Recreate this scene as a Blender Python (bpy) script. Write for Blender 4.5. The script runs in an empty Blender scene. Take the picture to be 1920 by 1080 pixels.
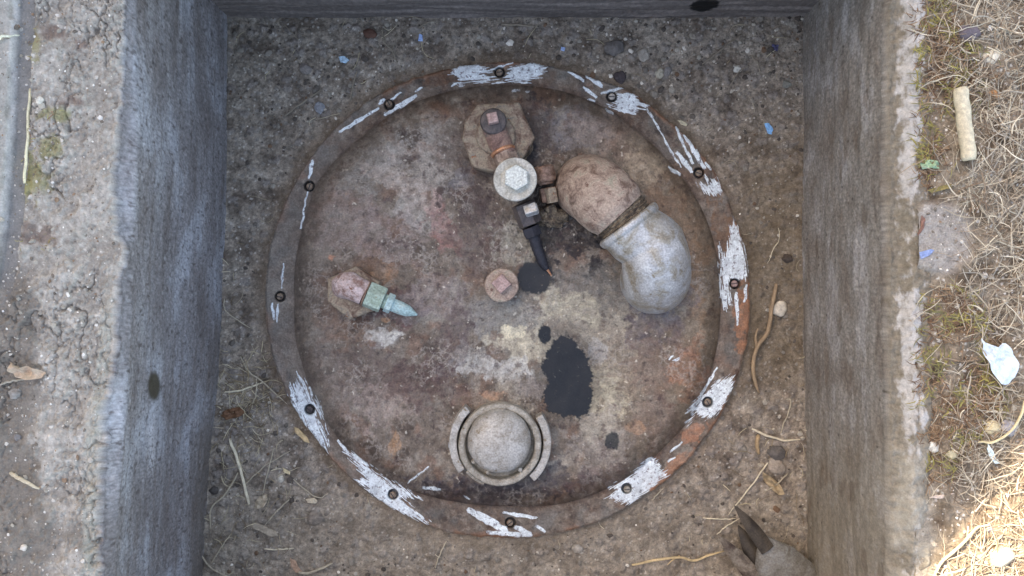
import bpy, math
import numpy as np
from mathutils import Vector, Matrix
R = math.radians
scene = bpy.context.scene
# ------------------------------------------------------------------ camera, sky, sun, exposure
H = 1.2            # camera height above the pit floor (m)
S = 0.00075        # metres per photo pixel on the pit floor
cam_d = bpy.data.cameras.new("camera"); cam = bpy.data.objects.new("camera", cam_d)
scene.collection.objects.link(cam); cam.location = (0, 0, H); cam.rotation_euler = (0, 0, 0)
cam_d.sensor_width = 36; cam_d.lens = 36*H/(1920*S); cam_d.clip_start = 0.02; cam_d.clip_end = 500
scene.camera = cam
SUN_EL = 42.0
SUN_AZ_VEC = (-0.743, 0.669)          # horizontal direction towards the sun
w = bpy.data.worlds.new("World"); scene.world = w; w.use_nodes = True
nt = w.node_tree; nt.nodes.clear()
sky = nt.nodes.new('ShaderNodeTexSky'); sky.sky_type = 'NISHITA'; sky.sun_disc = False
sky.sun_elevation = R(SUN_EL); sky.sun_rotation = math.atan2(SUN_AZ_VEC[0], SUN_AZ_VEC[1])
sky.air_density = 1.0; sky.dust_density = 2.2; sky.ozone_density = 1.0
bg = nt.nodes.new('ShaderNodeBackground'); bg.inputs[1].default_value = 0.15
wo = nt.nodes.new('ShaderNodeOutputWorld')
nt.links.new(sky.outputs[0], bg.inputs[0]); nt.links.new(bg.outputs[0], wo.inputs[0])
sd = bpy.data.lights.new("sun", 'SUN'); sd.energy = 3.6; sd.angle = R(0.5); sd.color = (1, .94, .85)
so = bpy.data.objects.new("sun", sd); scene.collection.objects.link(so); so.location = (-2, 2, 4)
sv = Vector((SUN_AZ_VEC[0]*math.cos(R(SUN_EL)), SUN_AZ_VEC[1]*math.cos(R(SUN_EL)), math.sin(R(SUN_EL))))
so.rotation_euler = sv.to_track_quat('Z', 'Y').to_euler()
scene.view_settings.view_transform = 'Standard'; scene.view_settings.look = 'None'
scene.view_settings.exposure = 1.95; scene.view_settings.use_white_balance = True; scene.view_settings.white_balance_temperature = 8200; scene.view_settings.white_balance_tint = 14; scene.view_settings.gamma = 1
scene.cycles.max_bounces = 6; scene.cycles.diffuse_bounces = 4

# ------------------------------------------------------------------ helpers
def P(px, py, z=0.0):
    k = S*(H-z)/H
    return ((px-960)*k, (540-py)*k, z)
def PX(x, y, z):
    k = S*(H-z)/H
    return x/k+960, 540-y/k
def lin(c):
    c = np.asarray(c, float)/255.0
    return np.where(c <= .04045, c/12.92, ((c+.055)/1.055)**2.4)
ALB = 1.55
def A(r, g, b, k=1.0):
    return np.minimum(lin((r, g, b))*ALB*k, .9)
def _h(ix, iy, s):
    with np.errstate(over='ignore'):
        h = (ix.astype(np.int64)*374761393 + iy.astype(np.int64)*668265263 + s*2246822519) & 0xffffffff
        h = ((h ^ (h >> 13))*1274126177) & 0xffffffff
        h = ((h ^ (h >> 16))*2654435761) & 0xffffffff
    return (h ^ (h >> 15)) & 0xffffff
def rnd(ix, iy, s): return _h(ix, iy, s)/16777215.0
def pn(x, y, s=0):
    """2D gradient noise, about -0.8..0.8"""
    x = np.asarray(x, float); y = np.asarray(y, float)
    ix = np.floor(x); iy = np.floor(y); fx = x-ix; fy = y-iy
    u = fx*fx*fx*(fx*(fx*6-15)+10); v = fy*fy*fy*(fy*(fy*6-15)+10)
    def g(dx, dy):
        a = rnd(ix+dx, iy+dy, s)*6.2831853
        return np.cos(a)*(fx-dx)+np.sin(a)*(fy-dy)
    a = g(0, 0); b = g(1, 0); c = g(0, 1); d = g(1, 1)
    return ((a+(b-a)*u)+((c+(d-c)*u)-(a+(b-a)*u))*v)*1.4
def fbm(x, y, s=0, o=4, g=.5):
    t = 0; a = 1; n = 0
    for i in range(o):
        t = t+a*pn(x*2**i+i*17.3, y*2**i-i*9.1, s+i); n += a; a *= g
    return t/n*1.6
def worley(x, y, s=0):
    ix = np.floor(x); iy = np.floor(y)
    f1 = np.full(x.shape, 9.); f2 = np.full(x.shape, 9.); idv = np.zeros(x.shape)
    for dx in (-1, 0, 1):
        for dy in (-1, 0, 1):
            cx = ix+dx; cy = iy+dy
            d = np.hypot(cx+.1+.8*rnd(cx, cy, s)-x, cy+.1+.8*rnd(cx, cy, s+7)-y)
            m = d < f1
            f2 = np.where(m, f1, np.minimum(f2, d)); idv = np.where(m, rnd(cx, cy, s+13), idv); f1 = np.where(m, d, f1)
    return f1, f2, idv
def sm(a, b, x):
    t = np.clip((x-a)/(b-a), 0, 1); return t*t*(3-2*t)
def mixc(c, c2, m):
    return c+(np.asarray(c2)-c)*m[..., None]
def sdpoly(x, y, pts):
    """signed distance, negative inside"""
    pts = np.asarray(pts, float); d = np.full(x.shape, 1e9); ins = np.zeros(x.shape, bool)
    for i in range(len(pts)):
        a = pts[i]; b = pts[(i+1) % len(pts)]; e = b-a
        t = np.clip(((x-a[0])*e[0]+(y-a[1])*e[1])/(e@e+1e-9), 0, 1)
        d = np.minimum(d, np.hypot(x-a[0]-e[0]*t, y-a[1]-e[1]*t))
        c = ((a[1] > y) != (b[1] > y)) & (x < (b[0]-a[0])*(y-a[1])/(b[1]-a[1]+1e-12)+a[0])
        ins ^= c
    return np.where(ins, -d, d)
def ell(x, y, cx, cy, rx, ry, rot=0):
    c, s_ = math.cos(R(rot)), math.sin(R(rot)); dx = x-cx; dy = y-cy
    return np.hypot((dx*c+dy*s_)/rx, (-dx*s_+dy*c)/ry)

def mk(name, V, F, mat, parent=None, col=None, smooth=True, rough=None):
    V = np.asarray(V, np.float32).reshape(-1, 3)
    me = bpy.data.meshes.new(name)
    if isinstance(F, np.ndarray):
        m, k = F.shape
        me.vertices.add(len(V)); me.vertices.foreach_set('co', V.ravel())
        me.loops.add(m*k); me.loops.foreach_set('vertex_index', F.astype(np.int32).ravel())
        me.polygons.add(m); me.polygons.foreach_set('loop_start', np.arange(0, m*k, k, dtype=np.int32))
        me.update(calc_edges=True)
    else:
        me.from_pydata([tuple(map(float, v)) for v in V], [], F)
    me.polygons.foreach_set('use_smooth', [smooth]*len(me.polygons))
    if col is not None:
        a = me.color_attributes.new('Col', 'FLOAT_COLOR', 'POINT')
        c = np.ones((len(V), 4), np.float32); c[:, :3] = np.clip(np.asarray(col).reshape(-1, 3), 0, 1)
        c[:, 3] = .85 if rough is None else np.asarray(rough).reshape(-1)
        a.data.foreach_set('color', c.ravel())
    me.materials.append(mat); me.validate()
    o = bpy.data.objects.new(name, me); scene.collection.objects.link(o)
    if parent: o.parent = parent
    return o
def gridF(nv, nu, wrap=False):
    i = np.arange(nv-1)[:, None]; j = np.arange(nu if wrap else nu-1)[None]
    a = i*nu+j; b = i*nu+(j+1) % nu
    return np.stack([a, b, b+nu, a+nu], -1).reshape(-1, 4)
def tag(o, label=None, cat=None, group=None, kind=None):
    for k, v in (('label', label), ('category', cat), ('group', group), ('kind', kind)):
        if v: o[k] = v
    return o
def empty(name, loc=(0, 0, 0), parent=None):
    o = bpy.data.objects.new(name, None); scene.collection.objects.link(o); o.location = loc
    o.empty_display_size = .02
    if parent: o.parent = parent
    return o

# ------------------------------------------------------------------ materials
def base_mat(name):
    m = bpy.data.materials.new(name); m.use_nodes = True; n = m.node_tree
    return m, n, n.nodes['Principled BSDF'], n.nodes.new, n.links.new
def attr_mat(name, fine=900, var=.35, bump=.5, bdist=.0006, metallic=0, spec=.35):
    """vertex-painted dirt and stains broken up by fine procedural grain"""
    m, n, b, N, L = base_mat(name)
    at = N('ShaderNodeAttribute'); at.attribute_name = 'Col'
    tc = N('ShaderNodeTexCoord')
    n1 = N('ShaderNodeTexNoise'); n1.inputs['Scale'].default_value = fine; n1.inputs['Detail'].default_value = 3
    n2 = N('ShaderNodeTexNoise'); n2.inputs['Scale'].default_value = fine*.23; n2.inputs['Detail'].default_value = 4
    L(tc.outputs['Object'], n1.inputs['Vector']); L(tc.outputs['Object'], n2.inputs['Vector'])
    ad = N('ShaderNodeMath'); ad.operation = 'ADD'; L(n1.outputs['Fac'], ad.inputs[0]); L(n2.outputs['Fac'], ad.inputs[1])
    mr = N('ShaderNodeMapRange'); mr.inputs[1].default_value = .6; mr.inputs[2].default_value = 1.4
    mr.inputs[3].default_value = 1-var; mr.inputs[4].default_value = 1+var; L(ad.outputs[0], mr.inputs[0])
    mx = N('ShaderNodeVectorMath'); mx.operation = 'SCALE'; L(at.outputs['Color'], mx.inputs[0]); L(mr.outputs[0], mx.inputs['Scale'])
    L(mx.outputs[0], b.inputs['Base Color']); L(at.outputs['Alpha'], b.inputs['Roughness'])
    b.inputs['Metallic'].default_value = metallic; b.inputs['Specular IOR Level'].default_value = spec
    bp = N('ShaderNodeBump'); bp.inputs['Strength'].default_value = bump; bp.inputs['Distance'].default_value = bdist
    bs = N('ShaderNodeMapRange'); bs.inputs[1].default_value = .36; bs.inputs[2].default_value = .55; bs.inputs[3].default_value = bump*.12; bs.inputs[4].default_value = bump
    L(at.outputs['Alpha'], bs.inputs[0]); L(bs.outputs[0], bp.inputs['Strength'])
    L(ad.outputs[0], bp.inputs['Height']); L(bp.outputs[0], b.inputs['Normal'])
    return m
def noise_mat(name, cols, scale=60, rough=(.5, .9), metallic=0.0, bump=.4, bdist=.0008, fine=420, spots=None, pos=None, spec=.4):
    """cols: list of linear colours spread over a noise ramp; fine grain on top"""
    m, n, b, N, L = base_mat(name)
    tc = N('ShaderNodeTexCoord')
    a = N('ShaderNodeTexNoise'); a.inputs['Scale'].default_value = scale; a.inputs['Detail'].default_value = 6; a.inputs['Roughness'].default_value = .65
    a.inputs['Distortion'].default_value = .6
    L(tc.outputs['Object'], a.inputs['Vector'])
    r = N('ShaderNodeValToRGB'); e = r.color_ramp.elements
    ps = pos or [.34+.32*i/(len(cols)-1) for i in range(len(cols))]
    e[0].position = ps[0]; e[0].color = (*cols[0], 1); e[1].position = ps[1]; e[1].color = (*cols[1], 1)
    for p_, c in zip(ps[2:], cols[2:]):
        x = e.new(p_); x.color = (*c, 1)
    L(a.outputs['Fac'], r.inputs[0])
    f = N('ShaderNodeTexNoise'); f.inputs['Scale'].default_value = fine; f.inputs['Detail'].default_value = 3
    L(tc.outputs['Object'], f.inputs['Vector'])
    mr = N('ShaderNodeMapRange'); mr.inputs[1].default_value = .3; mr.inputs[2].default_value = .7; mr.inputs[3].default_value = .72; mr.inputs[4].default_value = 1.25
    L(f.outputs['Fac'], mr.inputs[0])
    mx = N('ShaderNodeVectorMath'); mx.operation = 'SCALE'; L(r.outputs[0], mx.inputs[0]); L(mr.outputs[0], mx.inputs['Scale'])
    last = mx.outputs[0]
    if spots is not None:
        v = N('ShaderNodeTexNoise'); v.inputs['Scale'].default_value = spots[1]; v.inputs['Detail'].default_value = 5; v.inputs['Roughness'].default_value = .7
        L(tc.outputs['Object'], v.inputs['Vector'])
        q = N('ShaderNodeMapRange'); q.inputs[1].default_value = spots[2]; q.inputs[2].default_value = spots[2]+.05
        L(v.outputs['Fac'], q.inputs[0])
        k = N('ShaderNodeMix'); k.data_type = 'RGBA'; L(q.outputs[0], k.inputs[0]); L(last, k.inputs[6]); k.inputs[7].default_value = (*spots[0], 1)
        last = k.outputs[2]
    L(last, b.inputs['Base Color'])
    rr = N('ShaderNodeMapRange'); rr.inputs[1].default_value = .35; rr.inputs[2].default_value = .65; rr.inputs[3].default_value = rough[0]; rr.inputs[4].default_value = rough[1]
    L(a.outputs['Fac'], rr.inputs[0]); L(rr.outputs[0], b.inputs['Roughness'])
    b.inputs['Metallic'].default_value = metallic; b.inputs['Specular IOR Level'].default_value = spec
    ad = N('ShaderNodeMath'); ad.operation = 'ADD'; L(a.outputs['Fac'], ad.inputs[0]); L(f.outputs['Fac'], ad.inputs[1])
    bp = N('ShaderNodeBump'); bp.inputs['Strength'].default_value = bump; bp.inputs['Distance'].default_value = bdist
    L(ad.outputs[0], bp.inputs['Height']); L(bp.outputs[0], b.inputs['Normal'])
    return m
M_soil = attr_mat('soil', 480, .42, .9, .0016)
M_conc = attr_mat('concrete', 520, .30, .6, .0009, spec=.45)
M_lid = attr_mat('rusty_steel', 460, .38, .55, .0010, spec=.5)
M_grass = attr_mat('dry_grass', 500, .2, .1, .0002)
M_bits = attr_mat('litter', 700, .25, .4, .0004)
RUST = [A(70, 48, 42), A(105, 82, 74), A(128, 104, 92), A(98, 92, 84)]
M_rust = noise_mat('rusted_iron', RUST, 55, spots=(A(120, 72, 44), 90, .62))
M_rustpink = noise_mat('reddish_cast_iron', [A(94, 75, 64), A(130, 112, 99), A(152, 134, 119), A(136, 130, 114)], 62, rough=(.55, .85),
                       spots=(A(96, 72, 62), 110, .60), bump=.6, bdist=.0010)
M_key = noise_mat('worn_square_key', [A(120, 96, 90), A(150, 124, 116), A(164, 142, 134)], 90, rough=(.5, .75), bump=.5)
M_pinkpale = noise_mat('pale_flaking_iron', [A(120, 92, 82), A(160, 142, 136), A(178, 164, 162)], 90, rough=(.5, .8), bump=.7, spots=(A(110, 76, 62), 150, .60))
M_galv = noise_mat('galvanised_iron', [A(124, 114, 98), A(144, 139, 128), A(158, 159, 158), A(174, 175, 172)], 38, rough=(.36, .58),
                   metallic=.35, bump=.35, spots=(A(120, 108, 88), 60, .63), spec=.6)
M_grey = noise_mat('weathered_cast_grey', [A(112, 104, 92), A(140, 134, 122), A(158, 154, 144)], 60, rough=(.5, .75), metallic=.1,
                   spots=(A(92, 82, 66), 120, .64), bump=.4)
M_greydome = noise_mat('weathered_cast_pale', [A(128, 121, 110), A(152, 148, 140), A(168, 166, 160)], 45, rough=(.42, .65), metallic=.2,
                   spots=(A(112, 100, 82), 80, .62), bump=.5)
M_zinc = noise_mat('zinc_disc', [A(138, 133, 120), A(160, 157, 146), A(172, 170, 162)], 70, rough=(.4, .6), metallic=.15, bump=.25,
                   spots=(A(140, 118, 90), 100, .66))
M_zinchex = noise_mat('zinc_hex', [A(160, 162, 152), A(185, 188, 180), A(140, 140, 128)], 110, rough=(.4, .6), metallic=.15, bump=.3)
M_bush = noise_mat('grimy_bushing', [A(80, 60, 48), A(112, 96, 82), A(134, 122, 104), A(108, 101, 92)], 60, spots=(A(120, 76, 50), 60, .62), bump=.6)
M_dark = noise_mat('dark_oily_iron', [A(50, 46, 46), A(72, 66, 64), A(90, 80, 74)], 80, rough=(.35, .6))
M_black = noise_mat('black_rubber', [A(30, 30, 34), A(44, 44, 50)], 90, rough=(.45, .65), bump=.3)
M_brown = noise_mat('brown_brass', [A(84, 60, 46), A(120, 96, 82), A(140, 118, 100)], 80, rough=(.35, .6), metallic=.3)
M_copper = noise_mat('copper', [A(150, 100, 74), A(200, 150, 115)], 120, rough=(.3, .5), metallic=.5)
M_green = noise_mat('verdigris_brass', [A(122, 136, 118), A(140, 156, 142), A(158, 172, 160)], 90, rough=(.5, .75),
                    spots=(A(120, 96, 62), 120, .64))
M_greenlt = noise_mat('pale_verdigris', [A(120, 144, 142), A(142, 166, 164), A(150, 164, 158)], 90, rough=(.45, .7))
M_grime = noise_mat('oily_dirt_crust', [A(48, 42, 37), A(88, 77, 64), A(126, 114, 96)], 160, rough=(.7, .95), bump=1, bdist=.002)
M_plaster = noise_mat('painted_render', [A(140, 132, 120), A(170, 162, 150)], 3, rough=(.8, .95), fine=80, bump=.4)
M_far = noise_mat('far_dirt', [A(100, 88, 70), A(140, 124, 96), A(160, 146, 118)], 9, rough=(.9, 1), fine=120, bump=1, bdist=.01)

# ------------------------------------------------------------------ pit floor
def soilh(x, y):
    x = np.asarray(x, float); y = np.asarray(y, float)
    h = fbm(x*7, y*7, 3, 3)*.007 + fbm(x*40, y*40, 5, 3)*.0022
    f1, f2, i = worley(x*130, y*130, 21); h = h + np.maximum(0, .5-f1)*.0034*(i > .35)
    w1, w2, wi = worley(x*62+fbm(x*90, y*90, 24, 2)*.3, y*62, 23); h = h+np.maximum(0, .42-w1)*.010*(wi > .72)
    h = h + np.maximum(0, (np.abs(x)-.36))*.10          # banks up a little at the side walls
    return h
LC = (951, 560)
def periodic(pts, cx=LC[0], cy=LC[1]):
    p = np.asarray(pts, float); a = np.arctan2(p[:, 1]-cy, p[:, 0]-cx); r = np.hypot(p[:, 0]-cx, p[:, 1]-cy)
    o = np.argsort(a); a = a[o]; r = r[o]
    a3 = np.concatenate([a-2*np.pi, a, a+2*np.pi]); r3 = np.concatenate([r, r, r])
    aa = np.linspace(-np.pi, np.pi, 721); rr = np.interp(aa, a3, r3)
    k = np.array([1, 2, 3, 2, 1.]); k /= k.sum()
    rr = np.convolve(np.concatenate([rr[-5:-1], rr, rr[1:5]]), k, 'same')[4:-4]
    return lambda t: np.interp((t+np.pi) % (2*np.pi)-np.pi, aa, rr)
R_OUT = periodic([(850,127),(937,116),(1020,122),(1100,143),(1180,170),(1240,215),(1300,270),(1345,330),(1375,400),(1398,470),(1405,540),
 (1403,620),(1385,700),(1350,780),(1300,850),(1230,915),(1160,960),(1080,992),(1010,1006),(930,1008),(830,997),(760,965),(690,925),
 (630,870),(590,820),(560,780),(530,720),(505,650),(498,570),(500,500),(512,440),(530,390),(560,330),(600,270),(650,220),(720,170),(780,145)])
R_IN = periodic([(950,160),(850,170),(760,200),(680,255),(620,310),(590,350),(570,420),(553,500),(552,570),(555,640),(575,710),(600,770),
 (640,830),(700,880),(770,920),(850,940),(950,948),(1050,945),(1130,920),(1210,870),(1270,815),(1310,760),(1335,690),(1350,600),(1350,520),
 (1338,450),(1310,380),(1260,310),(1200,250),(1120,195),(1030,165)])
n = 760; m_ = 800
X, Y = np.meshgrid(np.linspace(-.47, .47, n), np.linspace(-.53, .41, m_))
Z = soilh(X, Y)
px, py = PX(X, Y, 0)
rl = np.hypot(px-LC[0], py-LC[1])/R_OUT(np.arctan2(py-LC[1], px-LC[0]))
Z = np.where(rl < .97, -.012, Z*sm(.97, 1.06, rl)+(1-sm(.97, 1.06, rl))*.004)
f1, f2, idv = worley(X*130, Y*130, 21)
g1, g2, idg = worley(X*330, Y*330, 31)
big = fbm(X*6, Y*6, 50, 4); med = fbm(X*28, Y*28, 51, 4)
c = np.broadcast_to(A(98, 90, 80), X.shape+(3,)).copy()
c = mixc(c, A(74, 66, 58), sm(0, .6, med)); c = mixc(c, A(112, 105, 95), sm(0, .6, -med)*.8)
c = c*(.78+.56*idg)[..., None]*(1+.35*fbm(X*90, Y*90, 52, 3))[..., None]*1.50
w1_, w2_, wi_ = worley(X*62+fbm(X*90, Y*90, 24, 2)*.3, Y*62, 23)
c = mixc(c, A(122, 116, 110), (wi_ > .72)*sm(.44, .34, w1_)*.6)
c = mixc(c, A(122, 116, 108), ((idv > .8)*sm(.45, .3, f1))*.8)
c = mixc(c, A(168, 162, 152), (idg > .965)*sm(.5, .3, g1)*.9)
c = mixc(c, A(60, 52, 44), sm(.1, .0, g2-g1)*.35)
topshade = sm(330, 60, py)
c = c*(1-.06*topshade)[..., None]                       # shade at the far end, painted into the soil colour
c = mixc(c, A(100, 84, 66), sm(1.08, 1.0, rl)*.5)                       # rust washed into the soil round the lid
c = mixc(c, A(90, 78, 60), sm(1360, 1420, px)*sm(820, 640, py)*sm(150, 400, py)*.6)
c = mixc(c, A(124, 116, 102), sm(850, 1000, py)*.35)  # brighter light at the near end, painted into the soil colour
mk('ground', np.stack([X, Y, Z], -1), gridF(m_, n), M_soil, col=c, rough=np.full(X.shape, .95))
tag(bpy.data.objects['ground'], kind='structure')

# ------------------------------------------------------------------ left concrete wall with its crumbling top
def interp_y(pairs):
    a = np.asarray(pairs, float); return lambda p: np.interp(p, a[:, 0], a[:, 1])
LTOP = .31
lx = interp_y([(-200, 432), (0, 430), (350, 428), (560, 418), (700, 410), (900, 393), (1080, 384), (1300, 370)])
ledge = interp_y([(-200, 238), (0, 236), (60, 236), (200, 228), (330, 218), (440, 222), (470, 240), (520, 222), (640, 214), (720, 206), (800, 192), (900, 188), (1000, 184), (1080, 190), (1300, 180)])
yy = np.linspace(-.56, .43, 760)
def build_left():
    hw = 230; hl = 260
    tw = np.linspace(0, 1, hw); tl = np.linspace(0, 1, hl)
    pyf = 540-yy/S; pyt = 540-yy/(S*(H-LTOP)/H)
    xb = (lx(pyf)-960)*S
    ragged = fbm(yy*60, yy*0+3, 71, 4)*.004+fbm(yy*14, yy*0+9, 72, 2)*.003
    xt = (ledge(pyt)-960)*S*(H-LTOP)/H+ragged
    Yv = yy[:, None]
    # wall
    Xw = xb[:, None]+(xt-xb)[:, None]*sm(.95, 1, tw)[None]+0*Yv
    Xw = Xw+(1-sm(.86, 1., tw))[None]*0
    Zw = (-.03+(LTOP+.03-.004)*tw)[None]+0*Yv
    Xw = Xw+fbm(Yv*2.2+0*Zw, Zw*9, 73, 3)*.004+fbm(Yv*12+0*Zw, Zw*50, 74, 3)*.0010+fbm(Yv*90+0*Zw, Zw*90, 75, 3)*.0007
    # ledge
    xl = -.64
    q = tl**1.15
    Xl = xt[:, None]-.004+(xl-xt[:, None])*q[None]
    Zl = np.full(Xl.shape, LTOP)
    pxl, pyl = PX(Xl, Yv+0*Xl, LTOP)
    dist = (ledge(pyl)-pxl)
    n1 = fbm(Xl*22, Yv*22+0*Xl, 76, 5); n2 = fbm(Xl*80, Yv*80+0*Xl, 77, 4)
    rid = 1-np.abs(fbm(Xl*14, Yv*14+0*Xl, 78, 4))
    rg1 = np.abs(fbm(Xl*38, Yv*30+0*Xl, 176, 4)); rg2 = np.abs(fbm(Xl*95, Yv*80+0*Xl, 177, 3)); n3 = fbm(Xl*230, Yv*230+0*Xl, 178, 3)
    calm = sm(-.35, .25, fbm(Xl*11, Yv*7+0*Xl, 179, 3))
    crev = (sm(.10, .0, rg1)*.005+sm(.12, 0, rg2)*.0022)*calm
    Zl = Zl-crev+n3*.0012*calm+np.round(n1*3)/3*.003+sm(.0, .08, n1)*.003-sm(30, 8, dist)*.003*sm(-.2, .3, n2)
    wj1, wj2, wid = worley(Xl*160, Yv*160+0*Xl, 79); Zl = Zl+np.maximum(0, .45-wj1)*.006*(wid > .6)
    # joint and the smooth slab beyond it, which narrows away down the photo
    jx = np.interp(pyl, [-200, 0, 260, 450, 620, 1300], [48, 44, 34, 18, -10, -40])
    slab = sm(2, -6, pxl-jx+14+fbm(Yv*30+0*Xl, Xl*0, 80, 3)*6)
    joint = sm(20, 12, np.abs(pxl-jx-4))*(1-slab)*sm(640, 430, pyl)
    Zl = Zl*(1-slab)+slab*(LTOP+.006+n2*.0008)
    Zl = Zl*(1-joint)+joint*(LTOP-.006+n2*.0006)
    # colour
    pw_, pyw = PX(Xw, Yv+0*Xw, Zw)
    cw = np.broadcast_to(A(104, 105, 110), Xw.shape+(3,)).copy()
    st = fbm(Yv*5+0*Zw, Zw*75, 81, 4); bl = fbm(Yv*9+0*Zw, Zw*16, 82, 4); sp = fbm(Yv*260+0*Zw, Zw*260, 83, 2)
    cw = mixc(cw, A(128, 134, 144), sm(.0, .6, bl)*.8); cw = mixc(cw, A(86, 84, 86), sm(.0, .6, -bl)*.6)
    cw = mixc(cw, A(134, 138, 144), sm(.15, .6, st)*.22); cw = mixc(cw, A(84, 79, 77), sm(.15, .6, -st)*.35)
    sp2 = fbm(Yv*420+0*Zw, Zw*200, 183, 2)
    cw = cw*(1+.30*sp+.32*sp2)[..., None]*np.array([1.25, 1.19, 1.10])
    cw = mixc(cw, A(70, 64, 62), sm(.42, .6, fbm(Yv*150+0*Zw, Zw*90, 184, 3))*.7)
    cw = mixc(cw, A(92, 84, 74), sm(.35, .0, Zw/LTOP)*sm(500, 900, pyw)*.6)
    o1, o2, oi = worley(Yv*110+0*Zw, Zw*70, 185); cw = mixc(cw, A(56, 52, 50), (oi > .95)*sm(.12+.25*(oi-.95)*20, .08, o1)*.7); cw = mixc(cw, A(156, 158, 160), (oi < .05)*sm(.30, .12, o1)*.45)
    spot = sm(1.25, .75, ell(pw_, pyw, 289, 725, 12, 30)+.12*bl)
    cw = mixc(cw, A(62, 58, 48), spot)
    drip = sm(1.2, .2, ell(pw_, pyw, 284, 850, 12, 85)+.6*sp)
    cw = mixc(cw, A(166, 166, 168), drip*.9*sm(-.15, .2, sp+st*.5+bl*.5))
    pat = sm(1.15, .9, ell(pw_, pyw, 222, 730, 16, 22)+.4*sp+.2*bl)
    cw = mixc(cw, A(150, 150, 152), pat*.5)
    rw = .62+.15*bl
    cl = np.broadcast_to(A(160, 153, 142), Xl.shape+(3,)).copy()
    cl = mixc(cl, A(132, 124, 114), sm(0, .6, -n1)*.6); cl = mixc(cl, A(178, 173, 164), sm(.12, .6, n1)*.5)
    cl = cl*.80*(1+.22*fbm(Xl*180, Yv*180+0*Xl, 84, 3)+.2*n3+.14*n2)[..., None]
    cl = mixc(cl, A(112, 103, 92), np.clip(crev/.005, 0, 1)*.45)
    cl = mixc(cl, A(180, 175, 166), sm(.3, .6, n3*.6+n2*.5)*.5)
    dirt = sm(.1, .5, fbm(Xl*9, Yv*9+0*Xl, 85, 4)*.7+sm(130, 30, pxl)*1.0*sm(420, 640, pyl)-.1)
    cl = mixc(cl, A(104, 97, 88), dirt*.85)
    for (ex, ey, rx, ry) in ((60, 330, 30, 45), (66, 85, 16, 30), (110, 215, 35, 12), (40, 330, 20, 60), (95, 280, 25, 25)):
        mo = sm(1.3, .5, ell(pxl, pyl, ex, ey, rx, ry)+.7*n2)
        cl = mixc(cl, A(122, 116, 74), mo*.7)
    for (ex, ey, rx, ry) in ((95, 62, 30, 14), (135, 190, 18, 14), (70, 440, 50, 20), (150, 85, 12, 10)):
        mo = sm(1.3, .5, ell(pxl, pyl, ex, ey, rx, ry)+.8*n2)
        cl = mixc(cl, A(96, 76, 66), mo*.6)
    cl = mixc(cl, A(176, 172, 164), sm(14, 2, dist+n2*14)*.35)
    cl = mixc(cl, A(150, 146, 134), sm(34, 24, dist)*sm(4, 12, dist)*sm(480, 620, pyl)*.7)
    cl = mixc(cl, A(142, 139, 132), slab*.85); cl = mixc(cl, A(112, 111, 108), joint*.9)
    cl = mixc(cl, A(176, 174, 170), sm(5, 1, np.abs(pxl-jx+14))*sm(500, 400, pyl)*.6)
    V = np.concatenate([np.stack([Xw, Yv+0*Xw, Zw], -1), np.stack([Xl, Yv+0*Xl, Zl], -1)], 1)
    C_ = np.concatenate([cw, cl], 1); RR = np.concatenate([rw, np.full(Xl.shape, .95)], 1)
    return V, C_, RR
V, C_, RR = build_left()
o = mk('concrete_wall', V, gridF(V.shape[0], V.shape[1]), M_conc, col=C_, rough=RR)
tag(o, 'blue grey concrete pit wall on the left with a crumbling sandy top ledge', 'wall')
LEDGE_V = V[:, 230:]
def ledge_z(x, y):
    j = np.argmin(np.abs(yy-y)); row = LEDGE_V[j]; i = np.argmin(np.abs(row[:, 0]-x)); return float(row[i, 2])

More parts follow.
